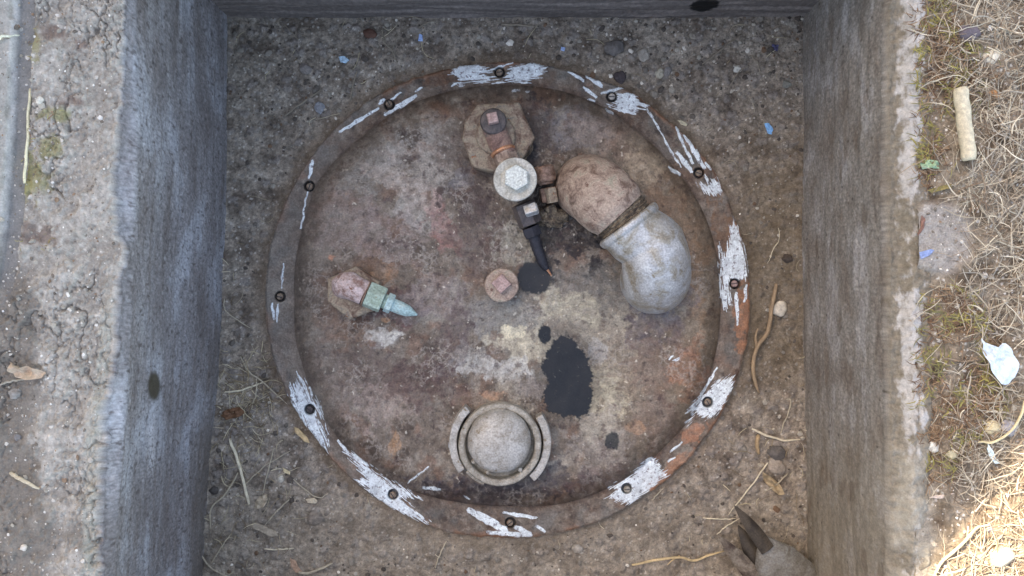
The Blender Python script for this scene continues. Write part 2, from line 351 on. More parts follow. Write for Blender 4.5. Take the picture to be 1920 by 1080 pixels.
# ------------------------------------------------------------------ right concrete wall
RTOP = .268
rx_ = interp_y([(-200, 1500), (0, 1502), (500, 1503), (800, 1506), (1080, 1512), (1300, 1516)])
def build_right():
    hw = 210; hl = 150
    tw = np.linspace(0, 1, hw); tl = np.linspace(0, 1, hl); Yv = yy[:, None]
    pyf = 540-yy/S
    xb = (rx_(pyf)-960)*S
    Zw = (-.03+(RTOP+.03-.012)*tw)[None]+0*Yv
    Xw = xb[:, None]+0*Zw+sm(.9, 1, tw)[None]*.002
    Xw = Xw-fbm(Yv*2.2+0*Zw, Zw*9, 93, 3)*.003-fbm(Yv*9+0*Zw, Zw*50, 94, 3)*.0008-fbm(Yv*90+0*Zw, Zw*90, 95, 3)*.0006
    xs = xb+.006; xe = .500
    Xl = xs[:, None]+(xe-xs[:, None])*tl[None]
    pxl, pyl = PX(Xl, Yv+0*Xl, .275)
    pxl = pxl+fbm(Yv*12+0*Xl, Xl*0, 96, 3)*9
    n2 = fbm(Xl*80, Yv*80+0*Xl, 97, 4); n1 = fbm(Xl*20, Yv*20+0*Xl, 98, 4)
    low = sm(790, 880, pyl)
    Zl = RTOP-.009+sm(1640, 1655, pxl)*.008+sm(1684, 1712, pxl)*.014+n2*.0020+n1*.003+fbm(Xl*200, Yv*200+0*Xl, 198, 3)*.0012
    crack = sm(7, 2, np.abs(pxl-1662))*sm(-.1, .25, fbm(Yv*9+0*Xl, Xl*0, 99, 3)+.12)
    Zl = Zl-crack*.008+low*n1*.006
    Zl = Zl-sm(1735, 1775, pxl)*.03
    pw_, pyw = PX(Xw, Yv+0*Xw, Zw)
    cw = np.broadcast_to(A(96, 93, 88), Xw.shape+(3,)).copy()
    st = fbm(Yv*22+0*Zw, Zw*60, 101, 4); bl = fbm(Yv*12+0*Zw, Zw*22, 102, 5, .6); sp = fbm(Yv*240+0*Zw, Zw*240, 103, 2)
    cw = mixc(cw, A(120, 119, 118), sm(0, .6, bl)*.7); cw = mixc(cw, A(80, 73, 66), sm(0, .6, -bl)*.7)
    cw = mixc(cw, A(130, 126, 120), sm(.15, .6, st)*.15); cw = mixc(cw, A(76, 68, 62), sm(.15, .6, -st)*.25)
    sp2 = fbm(Yv*380+0*Zw, Zw*180, 193, 2)
    cw = cw*(1+.28*sp+.28*sp2)[..., None]*1.52
    cw = mixc(cw, A(122, 114, 98), sm(700, 1000, pyw)*.55)
    o1, o2, oi = worley(Yv*110+0*Zw, Zw*70, 194); cw = mixc(cw, A(52, 46, 40), (oi > .95)*sm(.12+.25*(oi-.95)*20, .08, o1)*.7); cw = mixc(cw, A(146, 142, 134), (oi < .05)*sm(.30, .12, o1)*.45)
    cw = mixc(cw, A(88, 76, 64), sm(.25, .6, fbm(Yv*14+0*Zw, Zw*30, 195, 5, .6))*.5)
    cl = np.broadcast_to(A(108, 101, 88), Xl.shape+(3,)).copy()
    cl = mixc(cl, A(116, 114, 110), sm(1658, 1648, pxl)); cl = mixc(cl, A(96, 86, 72), sm(.1, .6, n1)*.5)
    cl = mixc(cl, A(150, 144, 130), sm(12, 3, np.abs(pxl-1652))*sm(-.2, .4, n2)*.6)
    cl = cl*(1+.3*fbm(Xl*200, Yv*200+0*Xl, 104, 3))[..., None]
    cl = mixc(cl, A(60, 52, 42), crack*.7)
    white = sm(1680, 1702, pxl)*sm(1736, 1716, pxl)
    seg = sm(-.35, .15, fbm(Yv*6+0*Xl, Xl*0+2, 105, 3)+.25)*(1-.65*sm(770, 840, pyl))*(1-.7*sm(340, 400, pyl)*sm(560, 520, pyl))
    wn = fbm(Xl*120, Yv*60+0*Xl, 107, 4, .65)
    cl = mixc(cl, A(166, 164, 160), sm(-.15, .5, white*seg*.9+wn*.8-.42)*.8)
    cl = mixc(cl, A(150, 146, 134), low*sm(1665, 1680, pxl)*.6*sm(-.2, .4, n1))
    cl = mixc(cl, A(100, 86, 66), sm(1738, 1752, pxl))
    V = np.concatenate([np.stack([Xw, Yv+0*Xw, Zw], -1), np.stack([Xl, Yv+0*Xl, Zl], -1)], 1)[:, ::-1]
    return V, np.concatenate([cw, cl], 1)[:, ::-1], np.concatenate([.75+.1*bl, np.full(Xl.shape, .9)], 1)[:, ::-1]
V, C_, RR = build_right()
o = mk('concrete_wall', V, gridF(V.shape[0], V.shape[1]), M_conc, col=C_, rough=RR)
tag(o, 'brown grey concrete pit wall on the right edged with a white lime strip', 'wall')

# ------------------------------------------------------------------ back wall (dark, damp), front wall, added shade slab
def build_cross(yw, sgn, top, c0, c1, dark):
    xs = np.linspace(-.46, .46, 640); zs = np.linspace(-.03, top, 150)
    Xg, Zg = np.meshgrid(xs, zs)
    Yg = yw+sgn*(fbm(Xg*5, Zg*40, 111, 3)*.003+fbm(Xg*60, Zg*60, 112, 4)*.0012)+Xg*0
    cc = np.broadcast_to(c0, Xg.shape+(3,)).copy()
    st = fbm(Xg*6, Zg*90, 113, 4)
    cc = mixc(cc, c1, sm(-.1, .5, st)); cc = cc*(1+.25*fbm(Xg*200, Zg*200, 114, 2))[..., None]
    if dark:
        p1, p2 = PX(Xg, Yg, Zg)
        hole = sm(1.12, .9, ell(Xg, Zg, .260, .052, .019, .026)+.18*fbm(Xg*120, Zg*120, 115, 3))
        cc = mixc(cc, A(10, 9, 7), hole)
    V = np.stack([Xg, Yg, Zg], -1)
    if sgn > 0: V = V[::-1]; cc = cc[::-1]
    return V, cc
V, cc = build_cross(.380, -1, .31, A(90, 84, 80), A(112, 105, 100), True)
o = mk('concrete_wall', V, gridF(150, 640), M_conc, col=cc, rough=np.full(V.shape[:2], .9))
tag(o, 'dark damp concrete wall across the top end of the pit with a black hole in it', 'wall')
V, cc = build_cross(-.500, 1, .29, A(96, 90, 84), A(120, 114, 106), False)
o = mk('concrete_wall', V, gridF(150, 640), M_conc, col=cc, rough=np.full(V.shape[:2], .9))
tag(o, 'concrete wall closing the near end of the pit just below the picture', 'wall')
def boxverts(x0, x1, y0, y1, z0, z1):
    V = [(x, y, z) for z in (z0, z1) for y in (y0, y1) for x in (x0, x1)]
    F = [(0, 2, 3, 1), (4, 5, 7, 6), (0, 1, 5, 4), (2, 6, 7, 3), (0, 4, 6, 2), (1, 3, 7, 5)]
    return V, F
def bevel(o, w=.004, seg=2):
    b = o.modifiers.new('bevel', 'BEVEL'); b.width = w; b.segments = seg; b.limit_method = 'ANGLE'; return o
V, F = boxverts(-.52, .52, .362, .62, .24, .335)  # slab added out of view to shade the back wall
o = bevel(mk('shade_slab', V, F, M_plaster, smooth=False), .008, 3)
tag(o, 'unseen slab added over the top end of the pit to darken it', 'slab')

# ------------------------------------------------------------------ ground beside the pit (right), far ground
def gR(x, y):
    x = np.asarray(x, float); y = np.asarray(y, float)
    p1, p2 = PX(x, y, .285)
    pale = sm(1.15, .8, ell(p1, p2, 1757, 448, 62, 72)+.15*fbm(x*40, y*40, 120, 3))
    h = .279+sm(1730, 1800, p1)*.010+fbm(x*12, y*12, 121, 4)*.008+fbm(x*70, y*70, 122, 3)*.0022
    h = h*(1-pale)+pale*(.288+fbm(x*50, y*50, 123, 3)*.001)
    return h
xs = np.linspace(.435, .80, 420); ys = np.linspace(-.62, .56, 900)
Xg, Yg = np.meshgrid(xs, ys); Zg = gR(Xg, Yg)
p1, p2 = PX(Xg, Yg, .285)
pale = sm(1.15, .8, ell(p1, p2, 1757, 448, 62, 72)+.15*fbm(Xg*40, Yg*40, 120, 3))
f1, f2, idv = worley(Xg*300, Yg*300, 124)
n1 = fbm(Xg*30, Yg*30, 125, 4)
c = np.broadcast_to(A(124, 113, 98), Xg.shape+(3,)).copy()
c = mixc(c, A(78, 64, 50), sm(0, .6, n1)*.8); c = mixc(c, A(140, 130, 116), sm(.1, .6, -n1)*.7)
c = c*(.7+.6*idv)[..., None]; c = mixc(c, A(190, 186, 178), (idv > .95)*sm(.5, .3, f1))
c = mixc(c, A(150, 145, 138)*1.0, pale*.9*(.8+.2*idv))*.86; 
lowp = sm(1.2, .7, ell(p1, p2, 1700, 990, 60, 110)+.3*n1)
c = mixc(c, A(140, 136, 126), lowp*.7)
o = mk('ground', np.stack([Xg, Yg, Zg], -1), gridF(900, 420), M_soil, col=c, rough=np.full(Xg.shape, .95)); tag(o, kind='structure')
def sheet(x0, x1, y0, y1, z):
    nx, ny = 40, 40
    xs = np.linspace(x0, x1, nx); ys = np.linspace(y0, y1, ny); Xa, Ya = np.meshgrid(xs, ys)
    o = mk('ground', np.stack([Xa, Ya, Xa*0+z], -1), gridF(ny, nx), M_far); tag(o, kind='structure')
sheet(-60, -.60, -60, 60, .293); sheet(.78, 60, -60, 60, .276)
sheet(-.60, .78, .50, 60, .280); sheet(-.60, .78, -60, -.495, .270)

# ------------------------------------------------------------------ made-up tall wall, added out of view to shade the pit
cx, cy = .475, -.236
d = np.array([.669, .743]); nrm = np.array([-.743, .669]); D = 2.6; hwall = D*math.tan(R(SUN_EL))
a = np.array([cx, cy])+nrm*D-d*7; b_ = a+d*14
def wallbox(a, b, off, th, z0, z1):
    o1 = nrm*off; o2 = nrm*(off+th)
    q = [a+o1, b+o1, b+o2, a+o2]
    V = [(*p, z0) for p in q]+[(*p, z1) for p in q]
    F = [(3, 2, 1, 0), (4, 5, 6, 7), (0, 1, 5, 4), (1, 2, 6, 5), (2, 3, 7, 6), (3, 0, 4, 7)]
    return V, F
gw = empty('shade_wall', (float(a[0]+b_[0])/2, float(a[1]+b_[1])/2, .29)); tag(gw, 'tall wall added beyond the frame to keep the pit in shade', 'wall')
def chw(name, V, F, m):
    V = np.asarray(V)-np.array(gw.location); o = mk(name, V, F, m, gw, smooth=False); return bevel(o, .01, 2)
chw('wall_face', *wallbox(a, b_, 0, .22, .27, .29+hwall-.08), M_plaster)
chw('coping', *wallbox(a-d*.05, b_+d*.05, -.03, .28, .29+hwall-.08, .285+hwall), M_conc if False else M_plaster)

# ------------------------------------------------------------------ tank lid
lid = empty('tank_lid', P(*LC, 0)); LL = np.array(lid.location)
tag(lid, 'round rusty steel tank lid with white paint round its bolts in the pit', 'tank lid')
BOLTS = [(937,135),(1147,181),(1310,324),(1378,532),(1327,754),(1175,916),(957,980),(737,927),(580,768),(525,556),(580,349),(730,196)]
ZF, ZP = .013, .042
POLY = [  # painted patches: outline in photo pixels, stroke angle (deg), roughness of edge
 ([(846,124),(866,118),(885,118),(915,131),(922,136),(903,142),(925,147),(945,149),(953,141),(958,128),(975,122),(1005,118),(1012,122),(1025,126),(1017,136),(1010,147),(980,153),(940,153),(900,152),(875,152),(862,160),(856,156),(860,148),(850,138)], -4, 6),
 ([(1159,174),(1184,172),(1200,186),(1221,198),(1211,204),(1198,201),(1192,214),(1175,210),(1140,196),(1153,193)], 14, 7),
 ([(1309,344),(1328,347),(1342,333),(1352,344),(1355,358),(1341,368),(1320,358)], 62, 5),
 ([(1377,407),(1385,440),(1397,470),(1402,515),(1390,525),(1370,520),(1363,530),(1368,570),(1360,580),(1350,570),(1352,520),(1347,460),(1360,480),(1370,430)], 84, 7),
 ([(1346,716),(1376,705),(1372,731),(1355,756),(1338,782),(1316,784),(1304,773),(1287,797),(1293,769),(1316,743)], -42, 7),
 ([(1144,914),(1180,893),(1218,858),(1231,867),(1250,893),(1218,918),(1184,941),(1163,941),(1140,935),(1159,918)], -30, 7),
 ([(647,845),(665,854),(696,878),(715,898),(744,910),(789,935),(775,931),(753,933),(777,955),(803,979),(777,974),(734,955),(703,936),(674,911),(691,917),(665,898),(689,902),(672,878)], 38, 8),
 ([(559,704),(576,733),(596,761),(600,795),(612,810),(608,848),(588,834),(571,800),(552,771),(547,742),(552,720)], 68, 14)]
STRK = [(913,134,961,117,3.2),(840,140,862,136,2),(985,124,1006,116,3),(961,171,974,169,4),(986,172,991,172,3),(847,161,855,158,3),
 (1128,174,1170,164,5),(1095,135,1127,160,10),(1066,135,1094,151,5),(1095,164,1118,182,5),(1103,186,1115,190,4),(1137,205,1149,213,5),
 (1213,203,1240,250,3),(1240,250,1262,290,3),(1262,290,1277,313,3),(1268,238,1283,275,5),(1283,275,1299,306,5),(1284,254,1320,314,8),
 (1270,287,1297,321,8),(1255,314,1275,328,6),(1323,306,1332,317,6),(1306,281,1310,292,4),(1321,328,1328,344,3),
 (1380,550,1383,608,6),(1400,535,1395,565,5),(1344,690,1299,769,4.5),(1278,829,1257,846,4),(1253,865,1265,858,4),(1255,674,1262,668,3),(1263,676,1273,671,3),
 (880,957,947,993,13),(915,998,995,1004,8),(945,961,1005,971,6),(967,989,993,1000,9),(1005,986,1022,996,5),
 (765,905,803,876,3),(794,914,824,917,5.5),(634,826,652,848,5),(511,569,514,598,4),(521,571,519,603,4),(531,495,528,540,3),
 (638,247,709,203,6),(723,214,779,180,8),(733,186,751,173,4),(779,171,791,164,3),(712,194,719,186,6),
 (586,302,580,333,6),(580,340,572,385,3),(572,385,564,428,3),(870,930,880,935,3),(843,830,846,850,3)]
def paint_mask(x, y):
    sh = x.shape; x = x.ravel(); y = y.ravel(); m = np.zeros(x.shape)
    for k, (poly, ang, rg) in enumerate(POLY):
        p = np.asarray(poly, float); b0 = p.min(0)-20; b1 = p.max(0)+20
        s_ = (x > b0[0]) & (x < b1[0]) & (y > b0[1]) & (y < b1[1])
        if not s_.any(): continue
        xs_, ys_ = x[s_], y[s_]; ca, sa = math.cos(R(ang)), math.sin(R(ang))
        u = xs_*ca+ys_*sa; v = -xs_*sa+ys_*ca
        v = v+pn(u/30, v/12, 200+k)*2
        st = pn(u/30, v/2.2, 201+k)*.85+pn(u/9, v/1.7, 211+k)*.5+pn(u/60, v/6, 221+k)*.5
        dd = sdpoly(xs_, ys_, poly)
        val = -dd/rg+st*1.35+.15
        m[s_] = np.maximum(m[s_], sm(.0, .22, val)*(dd < 9)*(.82+.18*sm(-.5, .4, st)))
    for k, (x0, y0, x1, y1, w_) in enumerate(STRK):
        s_ = (x > min(x0, x1)-15) & (x < max(x0, x1)+15) & (y > min(y0, y1)-15) & (y < max(y0, y1)+15)
        if not s_.any(): continue
        xs_, ys_ = x[s_], y[s_]; e = np.array([x1-x0, y1-y0], float); L_ = np.hypot(*e); e /= L_
        u = (xs_-x0)*e[0]+(ys_-y0)*e[1]; v = -(xs_-x0)*e[1]+(ys_-y0)*e[0]
        v = v+pn(u/14, u*0+k, 230)*1.6
        t = np.clip(u/L_, 0, 1)
        hw = w_/2*(.65+.5*np.sin(np.pi*np.clip(t, .08, .92)))
        dd = np.hypot(v, np.maximum(0, np.abs(u-L_/2)-L_/2))
        val = (hw-dd)/2.0+pn(u/16, v/1.6, 240+k)*.9+.2
        m[s_] = np.maximum(m[s_], sm(0, .35, val)*(dd < hw+3))
    return m.reshape(sh)
def lid_z(x, y):
    return ZP
def lid_colour(x, y, plate):
    """x, y in photo pixels"""
    a1 = fbm(x/90, y/90, 300, 5); a2 = fbm(x/34, y/34, 301, 5, .6); a3 = fbm(x/9, y/9, 302, 3); a4 = fbm(x/3.5, y/3.5, 303, 2)
    c = np.broadcast_to(A(101, 89, 78), x.shape+(3,)).copy()
    wgt = a1*.5+a2*.6
    c = mixc(c, A(76, 64, 55), sm(0, .5, wgt)*.85); c = mixc(c, A(122, 114, 104), sm(0, .5, -wgt)*.8)
    c = mixc(c, A(104, 78, 62), sm(.1, .45, fbm(x/50, y/50, 305, 5))*.6)
    rough = np.full(x.shape, .62)+.12*a2
    bn_ = [fbm(x/42+i*3.3, y/42, 340+i, 6, .62) for i in range(5)]; q2_ = fbm(x/16, y/16, 350, 4, .6)
    c = c*(1+.20*q2_)[..., None]
    def blot(cx, cy, rx, ry, rot, col, k, edge=.55, soft=.45, n2=a2):
        nonlocal c
        q_ = bn_[int(cx*7+cy*3) % 5]
        mm = sm(1+soft*.35, 1-soft*.35, ell(x, y, cx, cy, rx, ry, rot)+n2*edge*.6+q_*.95+a3*.22)*k*np.clip(.75+.7*q2_, .15, 1.15)
        c = mixc(c, col, mm); return mm
    if plate:
        c = mixc(c, A(112, 98, 80), sm(1060, 1260, x+a1*120)*.55); c = mixc(c, A(116, 110, 100), sm(1.3, .3, ell(x, y, 1050, 620, 170, 110)+a2*.4)*.5)
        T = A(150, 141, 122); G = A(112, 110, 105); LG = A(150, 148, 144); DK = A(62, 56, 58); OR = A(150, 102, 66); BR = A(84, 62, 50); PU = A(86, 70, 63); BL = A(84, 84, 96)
        for q in [(690,300,90,60,-35,G,.5),(800,300,70,55,20,A(132,126,120),.55),(640,420,60,70,0,A(112,92,84),.6),(790,400,60,30,30,LG,.35),
                  (720,450,70,50,0,A(118,104,100),.5),(830,430,25,55,-20,A(126,82,76),.6),(760,350,70,26,35,A(150,134,126),.4),
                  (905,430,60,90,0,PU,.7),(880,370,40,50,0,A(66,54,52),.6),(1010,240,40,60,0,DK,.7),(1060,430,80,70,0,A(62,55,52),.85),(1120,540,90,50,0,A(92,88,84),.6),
                  (950,590,70,45,0,G,.8),(880,590,50,40,0,A(108,102,98),.6),(975,450,45,38,10,A(126,120,106),.75),(985,650,60,34,5,T,.95),(960,625,28,14,0,A(176,168,142),.7),
                  (1120,600,110,50,10,A(132,124,110),.7),(1170,690,60,90,0,A(124,112,96),.7),(1130,760,50,70,10,A(148,140,118),.7),(1130,840,60,60,0,A(122,114,108),.6),
                  (925,690,75,22,0,LG,.8),(880,680,40,30,0,A(128,126,122),.6),(1160,550,60,60,0,A(84,80,76),.6),(1060,570,60,30,10,A(150,142,120),.5),
                  (712,636,38,17,-5,A(150,148,144),1.),(745,628,14,6,0,A(160,158,152),.9),(740,570,60,40,0,A(92,64,62),.7),(820,560,60,40,0,A(120,110,106),.6),(705,515,50,22,15,A(122,90,64),.75),
                  (690,690,120,34,10,PU,.7),(640,600,45,50,0,A(104,74,54),.6),(720,760,60,40,0,A(130,112,104),.6),(800,720,70,40,20,A(84,65,58),.8),(850,630,30,60,20,A(80,62,60),.6),
                  (738,832,10,20,10,A(150,108,66),.7),(622,482,10,8,0,A(172,108,70),.9),(724,600,9,5,0,A(150,110,76),.9),(650,900,60,30,30,BR,.6),
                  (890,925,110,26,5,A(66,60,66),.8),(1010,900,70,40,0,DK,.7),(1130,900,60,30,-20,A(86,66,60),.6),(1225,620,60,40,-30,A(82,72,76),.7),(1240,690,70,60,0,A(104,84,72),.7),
                  (1290,700,30,60,15,A(132,92,66),.6),(1230,790,50,50,0,A(102,84,74),.6),(1190,800,20,12,0,A(140,106,76),.6),(1260,440,60,120,-20,A(112,92,74),.7),(1300,520,30,80,0,A(124,96,70),.6),
                  (1170,260,60,45,30,A(118,98,84),.7),(1205,300,34,50,-10,A(140,124,104),.85),(1090,240,60,40,0,A(104,100,102),.6),(1130,240,60,30,0,A(126,110,98),.5),
                  (900,210,120,22,0,A(100,72,54),.5),(870,330,24,20,0,A(118,120,126),.7),(640,545,42,44,0,A(96,70,54),.6),(905,300,70,60,0,A(80,66,58),.6),
                  (1235,380,40,30,0,A(110,86,66),.6),(945,780,60,60,0,A(140,132,118),.5),(925,742,22,8,0,A(150,112,86),.7),(880,760,30,20,0,A(112,92,80),.6),
                  (1000,730,30,20,0,A(120,110,104),.8),(1250,560,50,30,0,BL,.4),(1120,660,25,20,0,A(140,142,146),.5),(640,740,40,50,0,A(112,96,88),.5)]:
            blot(*q)
        for q in [(1075,430,70,60,0,A(56,48,44),.8),(1010,400,40,60,0,A(60,52,46),.7),(655,545,62,56,0,A(80,62,50),.55),(935,262,92,82,0,A(82,68,58),.55),(985,300,34,40,0,A(54,48,46),.7),(930,925,120,18,4,A(62,55,52),.7),(560,470,16,60,0,A(70,60,52),.5)]: blot(*q)  # oily patches, plus contact shade painted round the fitting bases
        rv = 1-np.abs(fbm(x/22, y/22, 351, 5, .6))*2.2
        c = mixc(c, A(140, 132, 124), sm(.55, .95, rv)*sm(-.1, .5, a1)*.45)
        c = mixc(c, A(70, 54, 50), sm(.25, .6, fbm(x/26, y/26, 352, 5, .65))*.55)
        # pale mineral speckle, rust pits
        c = mixc(c, A(170, 164, 152), sm(.42, .6, a3*.6+a2*.35-.02)*.55)
        c = mixc(c, A(60, 46, 42), sm(.38, .6, -a3*.7-a2*.2)*.5)
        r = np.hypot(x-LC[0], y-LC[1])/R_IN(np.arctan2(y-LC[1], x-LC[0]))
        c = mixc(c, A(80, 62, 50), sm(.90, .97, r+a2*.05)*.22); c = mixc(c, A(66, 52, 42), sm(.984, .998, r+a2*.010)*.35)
        # oil
        oil = sdpoly(x, y, [(1054,629),(1069,634),(1084,649),(1101,670),(1110,701),(1109,747),(1104,774),(1084,782),(1057,780),(1032,771),(1017,747),(1020,728),(1029,719),(1016,686),(1020,667),(1035,646)])
        om = sm(4, -3, oil+a3*6+a4*2+a2*5)*(.9+.1*sm(-.3, .3, a2))
        om = np.maximum(om, sm(1.2, .85, ell(x, y, 1021, 627, 11, 17)+a3*.2))
        om = np.maximum(om, sm(1.1, .8, ell(x, y, 1148, 827, 14, 18)+a3*.2)*.75)
        om = np.maximum(om, sm(1.15, .8, ell(x, y, 1003, 520, 34, 32)+a3*.14))
        halo = sm(1.5, .9, ell(x, y, 1064, 705, 52, 80)+.35*a2); c = mixc(c, A(66, 58, 50), halo*.45)
        om = om*(1-.35*sm(.3, .55, a3*.6+a4*.4))
        c = mixc(c, A(30, 29, 33)*.3, om*.98); rough = np.maximum(rough, .52)*(1-om)+om*(.30+.05*a2)
    else:
        th = np.arctan2(y-LC[1], x-LC[0])
        c = mixc(c, A(92, 72, 58), sm(-.2, .4, fbm(x/60, y/60, 310, 4))*.6); c = mixc(c, A(128, 116, 104), sm(.1, .5, fbm(x/20, y/20, 312, 5, .65))*.5); c = mixc(c, A(66, 52, 44), sm(.1, .5, fbm(x/24, y/24, 313, 5, .65))*.6)
        c = mixc(c, A(92, 88, 84), sm(.0, .5, fbm(x/45, y/45, 311, 4))*.6)
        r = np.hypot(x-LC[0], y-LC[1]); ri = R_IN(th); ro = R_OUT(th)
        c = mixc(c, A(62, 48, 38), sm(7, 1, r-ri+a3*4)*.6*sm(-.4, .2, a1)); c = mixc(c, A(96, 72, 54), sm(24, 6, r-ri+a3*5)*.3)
        c = mixc(c, A(122, 84, 58), sm(12, 2, ro-r+a2*10)*sm(-.2, .3, a1)*.7)
        for q in [(1390,590,14,60,0,A(140,92,58),.8),(1262,880,50,14,-42,A(150,100,66),.7),(1300,810,30,10,-50,A(150,98,66),.7),(1300,900,30,10,-40,A(150,100,66),.6),
                  (1355,420,20,50,-15,A(110,78,52),.7),(850,140,60,14,-15,A(96,66,44),.8)]:
            blot(*q)
    lum = c.mean(-1, keepdims=True); c = (lum+(c-lum)*.74)*np.array([1.02, .98, .90])*.93*(1.08 if plate else .98)
    gm_ = c.mean((0, 1), keepdims=True); c = np.clip(gm_+(c-gm_)*1.32, .012, 1)
    c = mixc(c, A(106, 100, 92), sm(760, 520, x+a1*60)*.45)
    pm = paint_mask(x, y); wear = fbm(x/7, y/7, 360, 4, .65); pm = pm*(1-.8*sm(.26, .44, wear))*(.84+.16*sm(-.4, .2, a2))
    pc = np.broadcast_to(A(204, 212, 212, .86), x.shape+(3,))*(1+.12*a3)[..., None]
    # bluish thin skim at the edge of the paint
    c = mixc(c, A(110, 116, 134), sm(.02, .3, pm)*.5)
    c = c*(1-pm[..., None])+pc*pm[..., None]
    rough = rough*(1-pm)+pm*.45
    c = np.where(pm[..., None] > .3, c, c*(1+.22*a4+.12*a3)[..., None])
    return c, rough, a1, a2, a3, pm
q2f = lambda x, y: fbm(x/16, y/16, 350, 4, .6)
# flange
nt_, nr_ = 3000, 92
th = np.linspace(-np.pi, np.pi, nt_, endpoint=False)[None, :]
ri, ro = R_IN(th)-5, R_OUT(th)
rimn = fbm(np.cos(th)*22, np.sin(th)*22, 320, 4)*2.2+fbm(np.cos(th)*70, np.sin(th)*70, 322, 3)*1.0
f = np.linspace(0, 1, nr_)[:, None]
r = ri+(ro+rimn-ri)*f
x = LC[0]+r*np.cos(th); y = LC[1]+r*np.sin(th)
c, rg, a1, a2, a3, pm = lid_colour(x, y, False)
k = S*(H-ZF)/H
z = ZF+a2*.0008+a3*.00025+pm*.0004+fbm(x/120, y/120, 321, 2)*.002-sm(.93, 1, f)*.0015
bm_ = np.ones(x.shape)
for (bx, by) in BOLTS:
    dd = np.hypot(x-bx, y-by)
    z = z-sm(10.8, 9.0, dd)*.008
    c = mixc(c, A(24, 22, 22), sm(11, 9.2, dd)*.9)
Vt = np.stack([(x-960)*k, (540-y)*k, z], -1)
skirt = Vt[-1:].copy(); skirt[..., 2] = -.008
s2 = Vt[-1:].copy(); s2[..., 2] -= .0015; s2[..., :2] = (s2[..., :2]-LL[:2])*1.0008+LL[:2]
Vt = np.concatenate([Vt, s2, skirt], 0); cs = A(86, 58, 42)
c = np.concatenate([c, c[-1:]*.6+cs*.4, np.broadcast_to(cs, c[-1:].shape)], 0); rg = np.concatenate([rg, rg[-1:], rg[-1:]], 0)
o = mk('flange', (Vt-LL)[::-1], gridF(nr_+2, nt_, True), M_lid, lid, col=c[::-1], rough=rg[::-1])
o['label'] = 'flat outer ring of the lid brushed with white paint'
# plate
nt_, nr_ = 2000, 330
th = np.linspace(-np.pi, np.pi, nt_, endpoint=False)[None, :]
f = (np.linspace(0, 1, nr_)**.92)[:, None]
r = R_IN(th)*np.maximum(f, .001)
x = LC[0]+r*np.cos(th); y = LC[1]+r*np.sin(th)
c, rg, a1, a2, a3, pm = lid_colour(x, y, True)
edge = (R_IN(th)-r)
prof = ZF-.002+(ZP-ZF+.002)*(1-(1-np.clip((edge+2+np.abs(fbm(x/60, y/60, 331, 3))*8*sm(0, 20, edge)+fbm(x/18, y/18, 332, 3)*2*sm(0, 14, edge))/46, 0, 1))**2.0)
z = prof+.005*(1-(r/395)**2)+(a2*.0009+a3*.0006+q2f(x, y)*.0007)*sm(.34, .5, rg)+fbm(x/130, y/130, 330, 3)*.0022
kk = S*(H-z)/H
Vt = np.stack([(x-960)*kk, (540-y)*kk, z], -1)
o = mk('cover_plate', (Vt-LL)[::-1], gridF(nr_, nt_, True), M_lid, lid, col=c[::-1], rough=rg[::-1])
o['label'] = 'raised brown plate stained with rust, pale mineral patches and a black oil blot'

# ---- solids
def ring_pts(n_, r_, rot=0): return [(r_*math.cos(rot+2*math.pi*i/n_), r_*math.sin(rot+2*math.pi*i/n_)) for i in range(n_)]
def lathe(prof, n_=48, poly=False, rot=0, jit=0, seed=0):
    """prof: list of (r, z). Returns V, F about +Z, closed at both ends"""
    V = []; F = []
    for (r_, z_) in prof:
        for i in range(n_):
            a_ = rot+2*math.pi*i/n_
            V.append((r_*math.cos(a_), r_*math.sin(a_), z_))
    m2 = len(prof)
    for j in range(m2-1):
        for i in range(n_):
            F.append((j*n_+i, j*n_+(i+1) % n_, (j+1)*n_+(i+1) % n_, (j+1)*n_+i))
    F.append(tuple(range(n_))[::-1]); F.append(tuple((m2-1)*n_+i for i in range(n_)))
    V = np.array(V)
    if jit:
        rr = np.hypot(V[:, 0], V[:, 1]); a_ = np.arctan2(V[:, 1], V[:, 0])
        q = fbm(np.cos(a_)*2+V[:, 2]*90, np.sin(a_)*2, 400+seed, 3)*jit
        V[:, 0] += np.cos(a_)*q*(rr > 1e-5); V[:, 1] += np.sin(a_)*q*(rr > 1e-5)
    return V, F
def axis_mat(p0, dirv, spin=0):
    dirv = Vector(dirv).normalized(); q = dirv.to_track_quat('Z', 'Y')
    return Matrix.Translation(Vector(p0)) @ q.to_matrix().to_4x4() @ Matrix.Rotation(spin, 4, 'Z')
def place(V, M4):
    M_ = np.array(M4); V = np.asarray(V); return V@M_[:3, :3].T+M_[:3, 3]
def solid(name, VF, M4, mat, parent, smooth=True, bev=.0012, label=None, origin=None):
    V, F = VF; W = place(V, M4)
    org = origin if origin is not None else wl(parent)
    o = mk(name, W-org, F, mat, parent, smooth=smooth)
    if smooth:
        me = o.data
        es = o.modifiers.new('bevel', 'BEVEL'); es.width = bev; es.segments = 2; es.limit_method = 'ANGLE'; es.angle_limit = R(28)
        o.modifiers.new('wn', 'WEIGHTED_NORMAL')
    else:
        bevel(o, bev, 2)
    if label: o['label'] = label
    return o
def wl(o):
    p = np.zeros(3)
    while o is not None:
        p = p+np.array(o.location); o = o.parent
    return p
